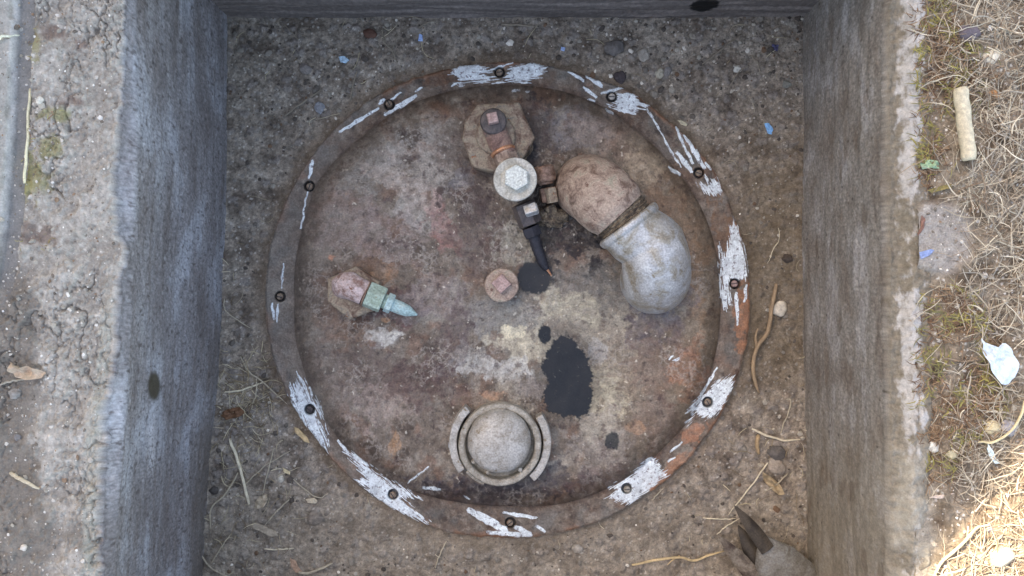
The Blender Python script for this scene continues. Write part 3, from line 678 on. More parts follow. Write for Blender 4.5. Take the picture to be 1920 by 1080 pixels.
def tube(path, radii, n_=40, jit=0, seed=0, jf=40, squash=None):
    path = np.asarray(path, float); m2 = len(path); T = np.gradient(path, axis=0); T /= np.linalg.norm(T, axis=1)[:, None]
    up = np.array([0, 0, 1.]) if abs(T[0][2]) < .9 else np.array([1., 0, 0])
    Nn = np.cross(T[0], up); Nn /= np.linalg.norm(Nn); V = []
    for i in range(m2):
        Nn = Nn-T[i]*(Nn@T[i]); Nn /= np.linalg.norm(Nn); B = np.cross(T[i], Nn)
        a_ = np.linspace(0, 2*np.pi, n_, endpoint=False)
        rr = np.full(n_, radii[i])
        dirs = np.cos(a_)[:, None]*Nn+np.sin(a_)[:, None]*B
        p = path[i]+dirs*rr[:, None]
        if jit:
            q = fbm(p[:, 0]*jf+p[:, 2]*jf*.7, p[:, 1]*jf-p[:, 2]*jf*.6, 410+seed, 4)*jit
            p = p+dirs*q[:, None]
        V.append(p)
    V = np.concatenate(V); F = [tuple(map(int, q)) for q in gridF(m2, n_, True)]
    F = [(a_, b2, c2, d2)[::-1] for (a_, b2, c2, d2) in F]
    F.append(tuple(range(n_))); F.append(tuple((m2-1)*n_+i for i in range(n_))[::-1])
    return V, F
def smooth_path(pts, n_=24):
    p = np.asarray(pts, float)
    if len(p) == 2: return p[0]+(p[1]-p[0])*np.linspace(0, 1, n_)[:, None]
    q = np.vstack([2*p[0]-p[1], p, 2*p[-1]-p[-2]]); out = []
    per = max(2, n_//(len(p)-1))
    for i in range(len(p)-1):
        t = np.linspace(0, 1, per, endpoint=False)[:, None]; a_, b2, c2, d2 = q[i:i+4]
        out.append(.5*((2*b2)+(-a_+c2)*t+(2*a_-5*b2+4*c2-d2)*t*t+(-a_+3*b2-3*c2+d2)*t**3))
    return np.vstack(out+[p[-1:]])
def hexhead(r_, h, ch=.0015, n_=6):
    return lathe([(r_, 0), (r_, h-ch), (r_-ch*.9, h)], n_)
V3 = lambda px_, py_, z_: Vector(P(px_, py_, z_))

# ---- bolts
rng = np.random.default_rng(5)
bolt0 = None
for i, (bx, by) in enumerate(BOLTS):
    p = P(bx, by, ZF-.005)
    if bolt0 is None:
        me_o = solid('bolt', lathe([(.0046, -.004), (.0048, .0010), (.0040, .0024), (.002, .0027)], 20), Matrix.Identity(4), M_bush, None, origin=np.zeros(3), bev=.0004)
        sl = mk('screw_slot', *boxverts(-.0038, .0038, -.0006, .0006, .0024, .0030), M_black, me_o, smooth=False)
        bolt0 = me_o; b = bolt0; s1 = sl
    else:
        b = bolt0.copy(); scene.collection.objects.link(b)
        s1 = sl.copy(); scene.collection.objects.link(s1); s1.parent = b
    if i in (1, 3, 8, 5, 6, 9):
        for ob_ in (b,): ob_.material_slots[0].link = 'OBJECT'; ob_.material_slots[0].material = {1: M_greydome, 3: M_key, 5: M_grey, 8: M_dark}.get(i, M_bush)
    b.parent = lid; b.location = Vector(np.array(p)-LL)+Vector((.0006*rng.normal(), .0006*rng.normal(), 0)); b.rotation_euler = (rng.normal(0, .10), rng.normal(0, .10), rng.uniform(0, 3.1))
    b['group'] = 'bolts round the lid flange'

# ---- big elbow pipe
vp = empty('vent_pipe', np.array(P(1105, 345, ZP))-LL, lid); vp['label'] = 'pair of thick pipe elbows joined by a collar, one rusty and one galvanised'
Za = .098; Aq = np.array(P(1106, 344, Za)); Cq = np.array(P(1177, 420, Za)); Bq = np.array(P(1236, 516, Za))
def uni(v): v = np.array(v, float); return v/np.linalg.norm(v)
d1 = uni([*(Cq-Aq)[:2], 0]); d2 = uni([*(Bq-Cq)[:2], 0]); dc1 = uni(d1+d2); L1 = np.linalg.norm(Cq-Aq); L2 = np.linalg.norm(Bq-Cq)
Rb = .044
pts = [Aq*[1, 1, 0]+[0, 0, z_] for z_ in np.linspace(.034, Za-Rb, 6)]
for a_ in np.linspace(0, np.pi/2, 18)[1:]:
    pts.append(Aq+d1*Rb*(1-math.cos(a_))+np.array([0, 0, -Rb+Rb*math.sin(a_)]))
pts += [Aq+d1*t_ for t_ in np.linspace(Rb*1.02, max(Rb*1.02+.004, L1-.016), 8)]
pts = np.array(pts); nn = len(pts)
rad = np.interp(np.linspace(0, 1, nn), [0, .45, .62, .75, .86, .93, 1], [.0430, .0442, .0440, .0428, .0408, .0388, .0378])
solid('elbow', tube(pts, rad, 72, .0008, 1, 55), Matrix.Identity(4), M_rustpink, vp, bev=.002, label='rusty reddish pitted elbow')
npts = np.array([Cq-dc1*.030+dc1*t_ for t_ in np.linspace(0, .034, 40)]); nrad = np.linspace(.0350, .0368, 40)+.0010*np.sin(np.linspace(0, 2*np.pi*7, 40))
solid('thread_neck', tube(npts, nrad, 48, .0016, 2, 120), Matrix.Identity(4), M_grime, vp, bev=.0005)
solid('collar', lathe([(.0405, -.003), (.0440, -.0018), (.0450, .001), (.0448, .005), (.0430, .0075), (.0418, .009), (.040, .009)], 64, jit=.0010, seed=3), axis_mat(Cq, dc1), M_galv, vp)
pts = [Cq+dc1*t_ for t_ in np.linspace(.004, .016, 4)]
d2 = uni([.20, -.98, 0]); q0_ = pts[-1]; E = Bq-d2*Rb*.86
mid_ = (q0_+E)/2+uni([d2[1], -d2[0], 0])*-.0020
pts += [q0_*(1-t_)**2+mid_*2*t_*(1-t_)+E*t_**2 for t_ in np.linspace(.25, 1, 5)]
for a_ in np.linspace(0, np.pi/2, 22)[1:]:
    pts.append(E+d2*Rb*math.sin(a_)+np.array([0, 0, -Rb+Rb*math.cos(a_)]))
last = pts[-1]
pts += [last-np.array([0, 0, z_]) for z_ in np.linspace(.003, .010, 4)]
pts = np.array(pts); rad = np.interp(np.linspace(0, 1, len(pts)), [0, .07, .16, .35, .7, 1], [.0422, .0412, .0415, .0438, .0450, .0455])
solid('elbow', tube(pts, rad, 72, .0007, 4, 34), Matrix.Identity(4), M_galv, vp, bev=.003, label='galvanised silver grey elbow turned down')

def prism(pts_px, zs_in):
    """polygon in photo pixels at its top height; zs_in: list of (z, scale)"""
    zt = zs_in[-1][0]; Q = np.array([P(a_, b2, zt)[:2] for a_, b2 in pts_px]); c_ = Q.mean(0); V = []; n_ = len(Q)
    for z_, k_ in zs_in:
        for q in Q: V.append((*(c_+(q-c_)*k_), z_))
    F = [(j2*n_+i2, j2*n_+(i2+1) % n_, (j2+1)*n_+(i2+1) % n_, (j2+1)*n_+i2)[::-1] for j2 in range(len(zs_in)-1) for i2 in range(n_)]
    F.append(tuple(range(n_))); F.append(tuple((len(zs_in)-1)*n_+i2 for i2 in range(n_))[::-1])
    return np.array(V), F
# ---- valve fitting with union cap
vf = empty('valve_fitting', np.array(P(935, 262, ZP))-LL, lid); vf['label'] = 'grimy valve fitting with a hexagon bushing, round zinc cap, side valve and black cable'
pb = P(935, 262, ZP)
OCT = [(896, 194), (974, 190), (1004, 258), (986, 290), (962, 322), (920, 322), (886, 314), (865, 258), (872, 222)]
solid('hex_bushing', prism(OCT, [(ZP-.002, .96), (ZP+.021, 1.0), (ZP+.027, .985), (ZP+.029, .93)]), Matrix.Identity(4), M_bush, vf, smooth=False, bev=.0012)
solid('bushing_boss', lathe([(.026, 0), (.026, .004), (.024, .0065), (.012, .0065)], 40, jit=.0012, seed=21), Matrix.Translation(P(930, 255, ZP+.0285)), M_bush, vf)
# tee body running from the square plug towards the cap
pA = V3(925, 228, .074); pB = V3(962, 318, .082); dAB = (pB-pA).normalized()
solid('tee_body', tube(smooth_path([tuple(V3(925, 236, .05)), tuple(V3(925, 234, .066)), tuple(V3(930, 250, .076)), tuple(V3(948, 292, .079))], 30), np.interp(np.linspace(0, 1, 31), [0, .3, 1], [.017, .0165, .0150]), 36, .0008, 5, 90), Matrix.Identity(4), M_rust, vf)
solid('plug_collar', lathe([(.017, -.012), (.0175, 0), (.0165, .004), (.011, .005)], 36, jit=.0004, seed=6), Matrix.Translation(P(925, 228, .090)), M_dark, vf)
solid('square_plug', lathe([(.0098, 0), (.0094, .012), (.0086, .0135)], 4, rot=R(58)), Matrix.Translation(P(924, 224, .093)), M_key, vf, smooth=False, bev=.0008)
solid('copper_ring', lathe([(.0150, 0), (.0172, .001), (.0172, .004), (.0150, .005)], 40), axis_mat(V3(942, 281, .079), dAB), M_copper, vf)
solid('pipe_nipple', lathe([(.0165, 0), (.0168, .02), (.0160, .022)], 6, rot=.3), axis_mat(V3(945, 288, .079), dAB), M_rustpink, vf)
pc = V3(966, 337, .100)
solid('valve_body', lathe([(.018, 0), (.020, .03), (.021, .052)], 32, jit=.0006, seed=7), Matrix.Translation(P(966, 337, .045)), M_dark, vf)
solid('union_cap', lathe([(.022, -.003), (.0272, -.001), (.0282, .001), (.0282, .0045), (.0272, .006), (.0185, .0052), (.0165, .0062), (.01, .0062)], 64), Matrix.Translation(pc), M_zinc, vf, bev=.0008)
solid('hex_head', hexhead(.0168, .010, .0012), Matrix.Translation(P(968, 334, .1062)) @ Matrix.Rotation(R(30), 4, 'Z'), M_zinchex, vf, smooth=False, bev=.0012)
# side fitting
sdv = (V3(1030, 378, .07)-V3(1018, 310, .075)).normalized()
solid('side_fitting', lathe([(.0125, 0), (.0145, .0012), (.0148, .018), (.0135, .021), (.010, .022), (.0095, .025)], 36), axis_mat(V3(1018, 311, .074), sdv), M_brown, vf)
solid('side_nut', hexhead(.0125, .019, .001), axis_mat(V3(1026, 352, .066), sdv, .4), M_brown, vf, smooth=False, bev=.001)
solid('side_clamp', lathe([(.0085, 0), (.0085, .02)], 4), axis_mat(V3(1031, 352, .080), sdv, .4), M_bush, vf, smooth=False, bev=.001)
solid('side_stem', tube(smooth_path([tuple(V3(1030, 395, .060)), tuple(V3(1042, 404, .056)), tuple(V3(1058, 402, .050))], 14), [.0075]*13+[.006, .006][:2], 20, .001, 8, 120) if False else tube(smooth_path([tuple(V3(1028, 385, .060)), tuple(V3(1040, 402, .056)), tuple(V3(1062, 402, .050))], 14), [.0078]*15, 20, .001, 8, 120), Matrix.Identity(4), M_grime, vf)
# compression fitting and cable
q0, q1 = V3(982, 385, .070), V3(1000, 432, .064); dc = (q1-q0).normalized()
solid('compression_nut', hexhead(.0165, .030, .0015), axis_mat(V3(980, 381, .068), dc, .2), M_dark, vf, smooth=False, bev=.0015)
solid('clip', lathe([(.009, 0), (.0095, .016), (.007, .018)], 4), axis_mat(V3(984, 397, .083), (.8, .25, .1), .5), M_galv, vf, smooth=False, bev=.001)
solid('gland_nut', hexhead(.0128, .014, .0012), axis_mat(V3(994, 425, .064), dc, .5), M_black, vf, smooth=False, bev=.001)
cp = smooth_path([tuple(V3(1000, 440, .063)), tuple(V3(1008, 466, .059)), tuple(V3(1018, 492, .055)), tuple(V3(1026, 505, .053))], 30)
nn = len(cp); solid('cable', tube(cp, np.interp(np.linspace(0, 1, nn), [0, .1, .6, 1], [.0088, .0082, .0070, .0035])+.0003*np.sin(np.arange(nn)*2.1), 24), Matrix.Identity(4), M_black, vf, bev=.0004)
cp = smooth_path([tuple(V3(1024, 502, .0535)), tuple(V3(1029, 509, .053)), tuple(V3(1034, 517, .052))], 10)
solid('copper_tip', tube(cp, np.linspace(.0024, .0009, len(cp)), 10), Matrix.Identity(4), M_copper, vf, bev=.0002)
def lump(cx_, cy_, z_, rx2, ry2, rz2, seed, nn=40):
    u = np.linspace(0, np.pi, 24)[:, None]; v = np.linspace(0, 2*np.pi, nn, endpoint=False)[None]
    D3 = np.stack([np.sin(u)*np.cos(v), np.sin(u)*np.sin(v), np.cos(u)+0*v], -1)
    q = 1+.5*fbm(D3[..., 0]*1.7+D3[..., 2], D3[..., 1]*1.7-D3[..., 2]*.7, seed, 5, .65)
    V = D3*q[..., None]*[rx2, ry2, rz2]+np.array(P(cx_, cy_, z_))
    return V.reshape(-1, 3), [tuple(map(int, t_))[::-1] for t_ in gridF(24, nn, True)]
solid('dirt_crust', lump(1030, 408, .048, .022, .014, .013, 430), Matrix.Identity(4), M_grime, vf, bev=.0001)
solid('dirt_crust', lump(982, 272, .058, .010, .019, .008, 432), Matrix.Identity(4), M_grime, vf, bev=.0001)

# ---- left fitting
gf = empty('nozzle_fitting', np.array(P(650, 550, ZP))-LL, lid); gf['label'] = 'small elbow fitting on a hexagon bushing ending in a pale green tapered nozzle'
solid('hex_bushing', prism([(613, 522), (613, 566), (655, 600), (708, 580), (712, 528), (668, 498)], [(ZP-.003, .95), (ZP+.022, 1.0), (ZP+.027, .98), (ZP+.0285, .92)]), Matrix.Identity(4), M_bush, gf, smooth=False, bev=.0012)
eb = smooth_path([tuple(V3(650, 545, .045)), tuple(V3(646, 538, .062)), tuple(V3(651, 535, .074)), tuple(V3(664, 540, .080)), tuple(V3(685, 551, .080))], 28)
solid('elbow', tube(eb, np.interp(np.linspace(0, 1, len(eb)), [0, .5, 1], [.0175, .0180, .0165]), 40, .0012, 9, 80), Matrix.Identity(4), M_pinkpale, gf, bev=.001)
dn = (V3(772, 586, .072)-V3(680, 548, .080)).normalized()
solid('seal_ring', lathe([(.0150, 0), (.0182, .0005), (.0182, .0020), (.0150, .0025)], 36), axis_mat(V3(684, 550, .080), dn), M_brown, gf, bev=.0004)
solid('hex_nut', hexhead(.0182, .023, .0012), axis_mat(V3(688, 551, .080), dn, .25), M_green, gf, smooth=False, bev=.0012)
solid('collar', lathe([(.0100, 0), (.0100, .006)], 24), axis_mat(V3(719, 564, .078), dn), M_green, gf)
solid('lock_nut', hexhead(.0135, .009, .0012), axis_mat(V3(724, 566, .078), dn, .1), M_greenlt, gf, smooth=False, bev=.001)
solid('nozzle', lathe([(.0088, 0), (.0088, .012), (.0078, .022), (.0045, .029), (.0012, .036)], 28), axis_mat(V3(735, 571, .077), dn), M_greenlt, gf, bev=.0005)

# ---- centre plug
cpg = empty('plug', np.array(P(941, 537, ZP))-LL, lid); cpg['label'] = 'round reddish plug with a square key in the middle of the lid'
solid('plug_head', lathe([(.018, -.004), (.0215, .006), (.0228, .016), (.0228, .026), (.0218, .0285), (.0120, .029)], 48, jit=.0006, seed=11), Matrix.Translation(P(941, 535, ZP)), M_rustpink, cpg)
solid('square_key', lathe([(.0140, 0), (.0134, .016), (.0124, .0176)], 4, rot=R(2)), Matrix.Translation(P(940, 532, .065)) @ Matrix.Rotation(R(-5), 4, 'Z'), M_key, cpg, smooth=False, bev=.0009)
solid('torn_gasket', lump(908, 540, .043, .011, .004, .003, 441), Matrix.Rotation(0, 4, 'Z'), M_zinc, cpg, bev=.0001)

# ---- coupling cap
cc_ = empty('coupling_cap', np.array(P(938, 825, ZP))-LL, lid); cc_['label'] = 'grey domed quick coupling cap held between two curved lugs'
solid('base_ring', lathe([(.0535, -.004), (.0540, .014), (.0530, .020), (.0545, .022), (.0550, .034), (.0535, .0370), (.0475, .0370), (.0455, .0345), (.0452, .020), (.036, .020)], 80, jit=.0006, seed=12), Matrix.Translation(P(938, 825, ZP-.002)), M_grey, cc_)
dome = [(.0395, .016), (.0400, .029), (.0415, .0315), (.0418, .036), (.0408, .041)]+[(.0402*math.cos(a_), .042+.017*math.sin(a_)) for a_ in np.linspace(.10, 1.5, 16)]
solid('dome', lathe(dome, 72, jit=.0005, seed=13), Matrix.Translation(P(937, 818, ZP)), M_greydome, cc_, bev=.0004)
def arc(r0, r1, a0, a1, z0, z1, n_=26):
    V = []; F = []
    for i in range(n_+1):
        a_ = R(a0+(a1-a0)*i/n_)
        for (r_, z_) in ((r0, z0), (r1, z0), (r1*.985, z1), (r0, z1)): V.append((r_*math.cos(a_), r_*math.sin(a_), z_))
    for i in range(n_):
        for k2 in range(4): F.append((i*4+k2, (i+1)*4+k2, (i+1)*4+(k2+1) % 4, i*4+(k2+1) % 4)[::-1])
    F.append((0, 1, 2, 3)[::-1]); F.append((n_*4, n_*4+1, n_*4+2, n_*4+3))
    return V, F
Mc = Matrix.Translation(P(938, 824, ZP-.002))
solid('lug', arc(.0572, .0685, 133, 216, 0, .030), Mc, M_greydome, cc_, smooth=False, bev=.0015)
solid('lug', arc(.0575, .0690, -48, 35, 0, .030), Mc, M_greydome, cc_, smooth=False, bev=.0015)
solid('lower_lip', arc(.0555, .0615, 221, 249, 0, .024), Mc, M_grey, cc_, smooth=False, bev=.001)
solid('cast_mark', lathe([(.0050, -.002), (.0048, .0014), (.0035, .0022)], 20), Matrix.Translation(P(938, 826, .0975)) @ Matrix.Diagonal((1.1, .6, 1, 1)), M_grey, cc_, bev=.0004)
solid('cast_mark', lathe([(.0030, -.002), (.0028, .0010), (.0018, .0014)], 12), Matrix.Translation(P(930, 842, .0962)) @ Matrix.Rotation(R(60), 4, 'Z') @ Matrix.Diagonal((2.0, .5, 1, 1)), M_dark, cc_, bev=.0002)
for (qx, qy) in ((888, 865), (992, 788), (915, 885), (975, 880)):
    solid('pin', lathe([(.0030, -.003), (.0030, .002), (.0018, .0032)], 14), Matrix.Translation(P(qx, qy, .0735)), M_grey, cc_, bev=.0003)

# ------------------------------------------------------------------ forked tool (bottom right)
ft = empty('forked_tool', P(1470, 1075, .0)); tag(ft, 'grey metal tool with two pointed brown prongs in the bottom right pit corner', 'tool')
def blade(tip, root, w0, bow, z0, z1, seed):
    tip = np.array(P(*tip, z0)); root = np.array(P(*root, z1)); n_ = 26; V = []; F = []
    ax = (root-tip); Ln = np.linalg.norm(ax); ax /= Ln; sd_ = np.cross([0, 0, 1], ax); sd_ /= np.linalg.norm(sd_)
    up = np.cross(ax, sd_)
    for i in range(n_+1):
        t_ = i/n_; w_ = w0*(math.sin(min(1, t_*1.25+.02)*math.pi/2)**.8); ctr = tip+ax*Ln*t_+sd_*bow*math.sin(t_*math.pi)
        for (a_, h_) in ((-1, 0), (-.5, .35), (0, .5), (.5, .35), (1, 0), (.5, -.5), (-.5, -.5)):
            V.append(ctr+sd_*a_*w_+up*h_*w_*.55)
    for i in range(n_):
        for k2 in range(7): F.append((i*7+k2, i*7+(k2+1) % 7, (i+1)*7+(k2+1) % 7, (i+1)*7+k2))
    F.append(tuple(range(7))[::-1]); F.append(tuple(n_*7+i for i in range(7)))
    return np.array(V), F
M_prong = noise_mat('brown_prong', [A(38, 32, 26), A(56, 50, 42), A(70, 63, 54)], 40, rough=(.45, .7), metallic=.1)
M_prong2 = noise_mat('worn_prong', [A(54, 42, 36), A(96, 88, 78), A(116, 110, 100)], 45, rough=(.5, .7))
solid('prong', blade((1377, 948), (1440, 1032), .0100, .001, .045, .052, 1), Matrix.Identity(4), M_prong, ft, bev=.0006)
solid('prong', blade((1347, 1005), (1418, 1088), .0112, .001, .038, .042, 2), Matrix.Identity(4), M_prong2, ft, bev=.0006)
solid('web', blade((1384, 985), (1432, 1075), .0130, 0, .026, .034, 3), Matrix.Identity(4), M_prong, ft, bev=.0006)
sk = smooth_path([tuple(V3(1437, 1008, .046)), tuple(V3(1446, 1034, .044)), tuple(V3(1468, 1078, .034)), tuple(V3(1500, 1140, .02))], 36)
sV, sF = tube(sk, np.interp(np.linspace(0, 1, len(sk)), [0, .1, .3, .65, 1], [.003, .0095, .021, .040, .060]), 14, .0014, 15)
sV[:, 2] = .040+(sV[:, 2]-.040)*.42
solid('socket', (sV, sF), Matrix.Identity(4),
      noise_mat('grey_socket', [A(84, 80, 72), A(104, 102, 96), A(116, 118, 116)], 50, rough=(.45, .7), metallic=.1), ft, bev=.002)

# ------------------------------------------------------------------ loose litter: stalks, stones, shards
def surf(px_, py_):
    """approx. world position on whatever surface shows at that pixel"""
    if px_ < 225:
        p = P(px_, py_, LTOP); return np.array([p[0], p[1], ledge_z(p[0], p[1])])
    if px_ > 1690:
        p = P(px_, py_, .287); return np.array([p[0], p[1], float(gR(p[0], p[1]))])
    q = np.hypot(px_-LC[0], py_-LC[1]); t_ = math.atan2(py_-LC[1], px_-LC[0])
    if q < R_IN(t_)-10: z_ = ZP+.003; p = P(px_, py_, z_); return np.array([p[0], p[1], z_])
    if q < R_OUT(t_): z_ = ZF+.001; p = P(px_, py_, z_); return np.array([p[0], p[1], z_])
    p = P(px_, py_, 0); return np.array([p[0], p[1], float(soilh(p[0], p[1]))])
def colv(V, col, seed, amt=.25):
    q = 1+amt*fbm(V[:, 0]*300+V[:, 2]*90, V[:, 1]*300, seed, 3)
    return np.clip(np.asarray(col)[None]*q[:, None], 0, .95)
def stalk(name, label, cat, pts, wmm, col, jt=.00006, lift=.0, group=None, taper=True, flat=.6, arch=.003, seed=0, fork=None):
    W = np.array([surf(a_, b2) for a_, b2 in pts]); W[:, 2] += wmm*.0005+lift
    pth = smooth_path(W, 26); nn = len(pth); tt = np.linspace(0, 1, nn)
    zz = np.convolve(np.pad(pth[:, 2], 4, 'edge'), np.ones(9)/9, 'valid'); pth[:, 2] = np.maximum(zz, 0)+arch*np.sin(tt*np.pi)
    pth[:, :2] += np.stack([pn(tt*5, tt*0+seed, 501), pn(tt*5, tt*0+seed, 502)], -1)*.0012
    rad = wmm*.0005*(np.interp(tt, [0, .15, .8, 1], [.75, 1, .85, .45]) if taper else np.interp(tt, [0, .03, .97, 1], [.8, 1, 1, .8]))
    V, F = tube(pth, rad, 8 if wmm < 10 else 28, wmm*jt, seed, 300 if wmm < 10 else 90)
    if fork is not None:
        Wf = np.array([surf(a_, b2) for a_, b2 in fork]); Wf[:, 2] += wmm*.0005+lift
        pf = smooth_path(Wf, 14); Vf, Ff = tube(pf, np.linspace(wmm*.0004, wmm*.00018, len(pf)), 8, 0, 1)
        F = F+[tuple(i+len(V) for i in f_) for f_ in Ff]; V = np.concatenate([V, Vf])
    org = V.mean(0); org[2] = V[:, 2].min()
    o = mk(name, V-org, F, M_bits, col=colv(V, col, seed+600)); o.location = org
    return tag(o, label, cat, group)
ST = A(154, 145, 126); STL = A(188, 179, 156); STD = A(120, 111, 97); TW = A(134, 114, 90)
SP = 'dry straws lying on the pit floor'
stalk('straw', 'long thick straw standing out pale in the lower left corner of the pit', 'straw', [(435,820),(452,872),(468,945)], 4.2, STL, group=SP, taper=False, seed=1)
stalk('straw', 'curved straw hugging the foot of the left wall near the bottom', 'straw', [(448,885),(425,925),(400,950),(396,990)], 2.6, ST, group=SP, seed=2)
stalk('straw', 'straight thin straw crossing the dirt below the thick pale straw', 'straw', [(548,930),(520,958),(497,985)], 1.8, ST, group=SP, seed=3)
stalk('straw', 'long thin straw slanting between the pale leaf scrap and the lid edge', 'straw', [(455,912),(500,872),(545,845)], 1.7, ST, group=SP, seed=4)
stalk('straw', 'steep thin straw above the pale leaf scrap', 'straw', [(515,840),(505,880),(492,930)], 1.8, ST, group=SP, seed=5)
stalk('straw', 'wavy root like straw running right from the wood chips', 'straw', [(545,895),(575,918),(600,932),(615,925)], 1.7, ST, group=SP, seed=6)
stalk('straw', 'short level straw at the bottom left of the pit floor', 'straw', [(497,1028),(525,1028),(552,1027)], 2.2, STL, group=SP, seed=7)
stalk('straw', 'bent stalk at the bottom edge left of centre', 'straw', [(562,1070),(580,1072),(605,1062),(625,1055)], 4.0, ST, group=SP, seed=8)
stalk('straw', 'curved straw sticking out of the thatch at the foot of the left wall', 'straw', [(452,668),(468,695),(490,712),(540,758)], 2.2, ST, group=SP, seed=9)
stalk('straw', 'pale straw lying level across the thatch left of the lid', 'straw', [(422,735),(455,730),(500,715)], 2.6, STL, group=SP, seed=10)
stalk('straw', 'slender straw curling down the left edge of the thatch', 'straw', [(483,705),(482,740),(470,775)], 1.8, ST, group=SP, seed=11)
stalk('straw', 'pair of crossed straws bottom left leaning against the wall foot', 'straw', [(375,1030),(400,1062),(440,1085)], 2.4, ST, group=SP, seed=12)
stalk('straw', 'thin straw slanting up from the bottom left corner of the pit floor', 'straw', [(398,1055),(420,1020),(435,1000)], 1.8, ST, group=SP, seed=13)
stalk('straw', 'two joined straws in dark soil above left of the lid, the long slanted one', 'straw', [(534,217),(570,192),(604,168)], 2.8, STD, group=SP, seed=14)
stalk('straw', 'upright straw just above the lid between two pebbles', 'straw', [(657,190),(664,160),(671,135)], 2.4, STD, group=SP, seed=15)
stalk('straw', 'thin straw near the top left corner slanting to the left', 'straw', [(518,44),(538,30),(556,22)], 1.8, STD, group=SP, seed=16)
stalk('straw', 'thin straw near the top left corner slanting to the right', 'straw', [(530,44),(552,66),(568,88)], 1.8, STD, group=SP, seed=17)
stalk('straw', 'level straw in the very top left corner of the pit', 'straw', [(480,9),(500,7),(522,7)], 1.8, ST, group=SP, seed=18)
stalk('straw', 'forked straw in dark soil near the back wall, left of centre', 'straw', [(718,55),(722,80),(735,95),(745,118)], 2.2, STD, group=SP, seed=19, fork=[(735,95),(742,75),(744,65)])
stalk('straw', 'thick level stem close under the back wall', 'straw', [(742,27),(770,32),(795,38)], 3.2, STD, group=SP, seed=20)
stalk('straw', 'short slanted straw close under the back wall beside the thick stem', 'straw', [(785,54),(800,45),(818,38)], 2.4, STD, group=SP, seed=21)
stalk('straw', 'level broken stem under the middle of the back wall', 'straw', [(940,47),(970,48),(1002,50)], 3.4, STD, group=SP, seed=22)
stalk('straw', 'long straight straw in the upper right part of the pit floor', 'straw', [(1316,121),(1345,100),(1387,66)], 2.4, STD, group=SP, seed=23)
stalk('straw', 'short curved straw in the upper right beside the round pebble', 'straw', [(1405,105),(1418,120),(1424,142)], 2.2, STD, group=SP, seed=24)
stalk('straw', 'thin straw running down left from the round pebble in the upper right', 'straw', [(1402,124),(1380,140),(1364,172)], 1.8, STD, group=SP, seed=25)
stalk('straw', 'double straw lying nearly level by the foot of the right wall', 'straw', [(1408,803),(1435,815),(1465,823),(1496,822)], 3.2, STL, group=SP, seed=26)
stalk('straw', 'upright hooked straw above the double straw by the right wall', 'straw', [(1472,748),(1480,750),(1474,775),(1466,795),(1462,812)], 2.0, ST, group=SP, seed=27)
stalk('straw', 'long straight straw pointing at the prongs of the forked tool', 'straw', [(1444,855),(1410,900),(1366,965)], 2.2, STL, group=SP, seed=28)
stalk('straw', 'thin straw crossing towards the right wall below the brown leaf', 'straw', [(1474,886),(1455,902),(1430,922)], 2.0, ST, group=SP, seed=29)
stalk('straw', 'level thin straw left of the prong tip', 'straw', [(1318,971),(1350,972),(1382,973)], 1.8, STL, group=SP, seed=30)
stalk('straw', 'slanted thin straw between the two prong tips and the lid', 'straw', [(1344,1002),(1362,985),(1386,972)], 1.9, STL, group=SP, seed=31)
stalk('straw', 'short straw against the lid edge right of the lowest paint patch', 'straw', [(1222,938),(1233,925),(1246,912)], 1.7, ST, group=SP, seed=32)
stalk('straw', 'upright thin straw near the bottom, below the centre of the lid', 'straw', [(838,1012),(826,1035),(816,1065)], 1.9, ST, group=SP, seed=33)
stalk('straw', 'tiny curved straw lying on the brown plate under the nozzle', 'straw', [(776,905),(785,893),(800,880)], 1.2, STD, group=SP, seed=34)
stalk('straw', 'short straw leaning over the left rim of the pit floor', 'straw', [(424,560),(426,580),(445,598),(470,615)], 1.6, ST, group=SP, seed=35)
stalk('twig', 'forked brown twig standing against the lid beside the white pebble', 'twig', [(1452,532),(1444,570),(1437,620),(1418,645),(1408,680),(1412,715),(1420,735)], 6.2, TW, fork=[(1416,650),(1414,632),(1418,615)], seed=40, lift=.004)
stalk('twig', 'pale branching twig lying left of the forked tool at the bottom edge', 'twig', [(1184,1057),(1230,1048),(1275,1044),(1300,1050),(1330,1040),(1357,1033)], 3.8, A(176, 156, 120), fork=[(1275,1044),(1262,1050),(1250,1057)], seed=41)
stalk('stalk', 'short curled brown stalk below the double straw by the right wall', 'stalk', [(1420,815),(1416,830),(1420,850)], 6, A(150, 128, 98), seed=42)
stalk('stalk', 'long pale grass stalk on the left ledge beside the joint', 'stalk', [(52,165),(52,220),(52,290),(51,345)], 3.0, A(196, 190, 160), seed=43, taper=False)
stalk('stalk', 'pale straw crossing the smooth slab in the top left corner', 'stalk', [(0,83),(16,74),(33,64)], 3.0, A(205, 200, 180), seed=44)
stalk('stalk', 'straw chip lying on the left ledge near the bottom', 'stalk', [(20,886),(45,898),(76,915)], 4.2, A(176, 164, 140), seed=45)
stalk('stalk', 'thin grey stalk on the left ledge under the curled leaf', 'stalk', [(0,722),(22,714),(45,712)], 2.6, A(140, 134, 122), seed=46)
stalk('stalk', 'long arching grass stalk crossing the edge of the sunlight bottom right', 'stalk', [(1745,1085),(1760,1045),(1790,1015),(1820,985),(1850,980)], 3.2, A(200, 184, 140), seed=47, lift=.006)
stalk('stalk', 'long curved stalk below the plastic scrap in the dry grass', 'stalk', [(1925,700),(1905,760),(1885,800),(1850,825),(1825,826)], 3.0, A(190, 176, 140), seed=48, lift=.006)
stalk('reed', 'thick pale cut reed piece lying in the moss at the upper right', 'reed', [(1792,168),(1797,215),(1799,260),(1802,304)], 15.0, A(176, 168, 146), jt=.00002, taper=False, lift=.003, arch=0, seed=49)

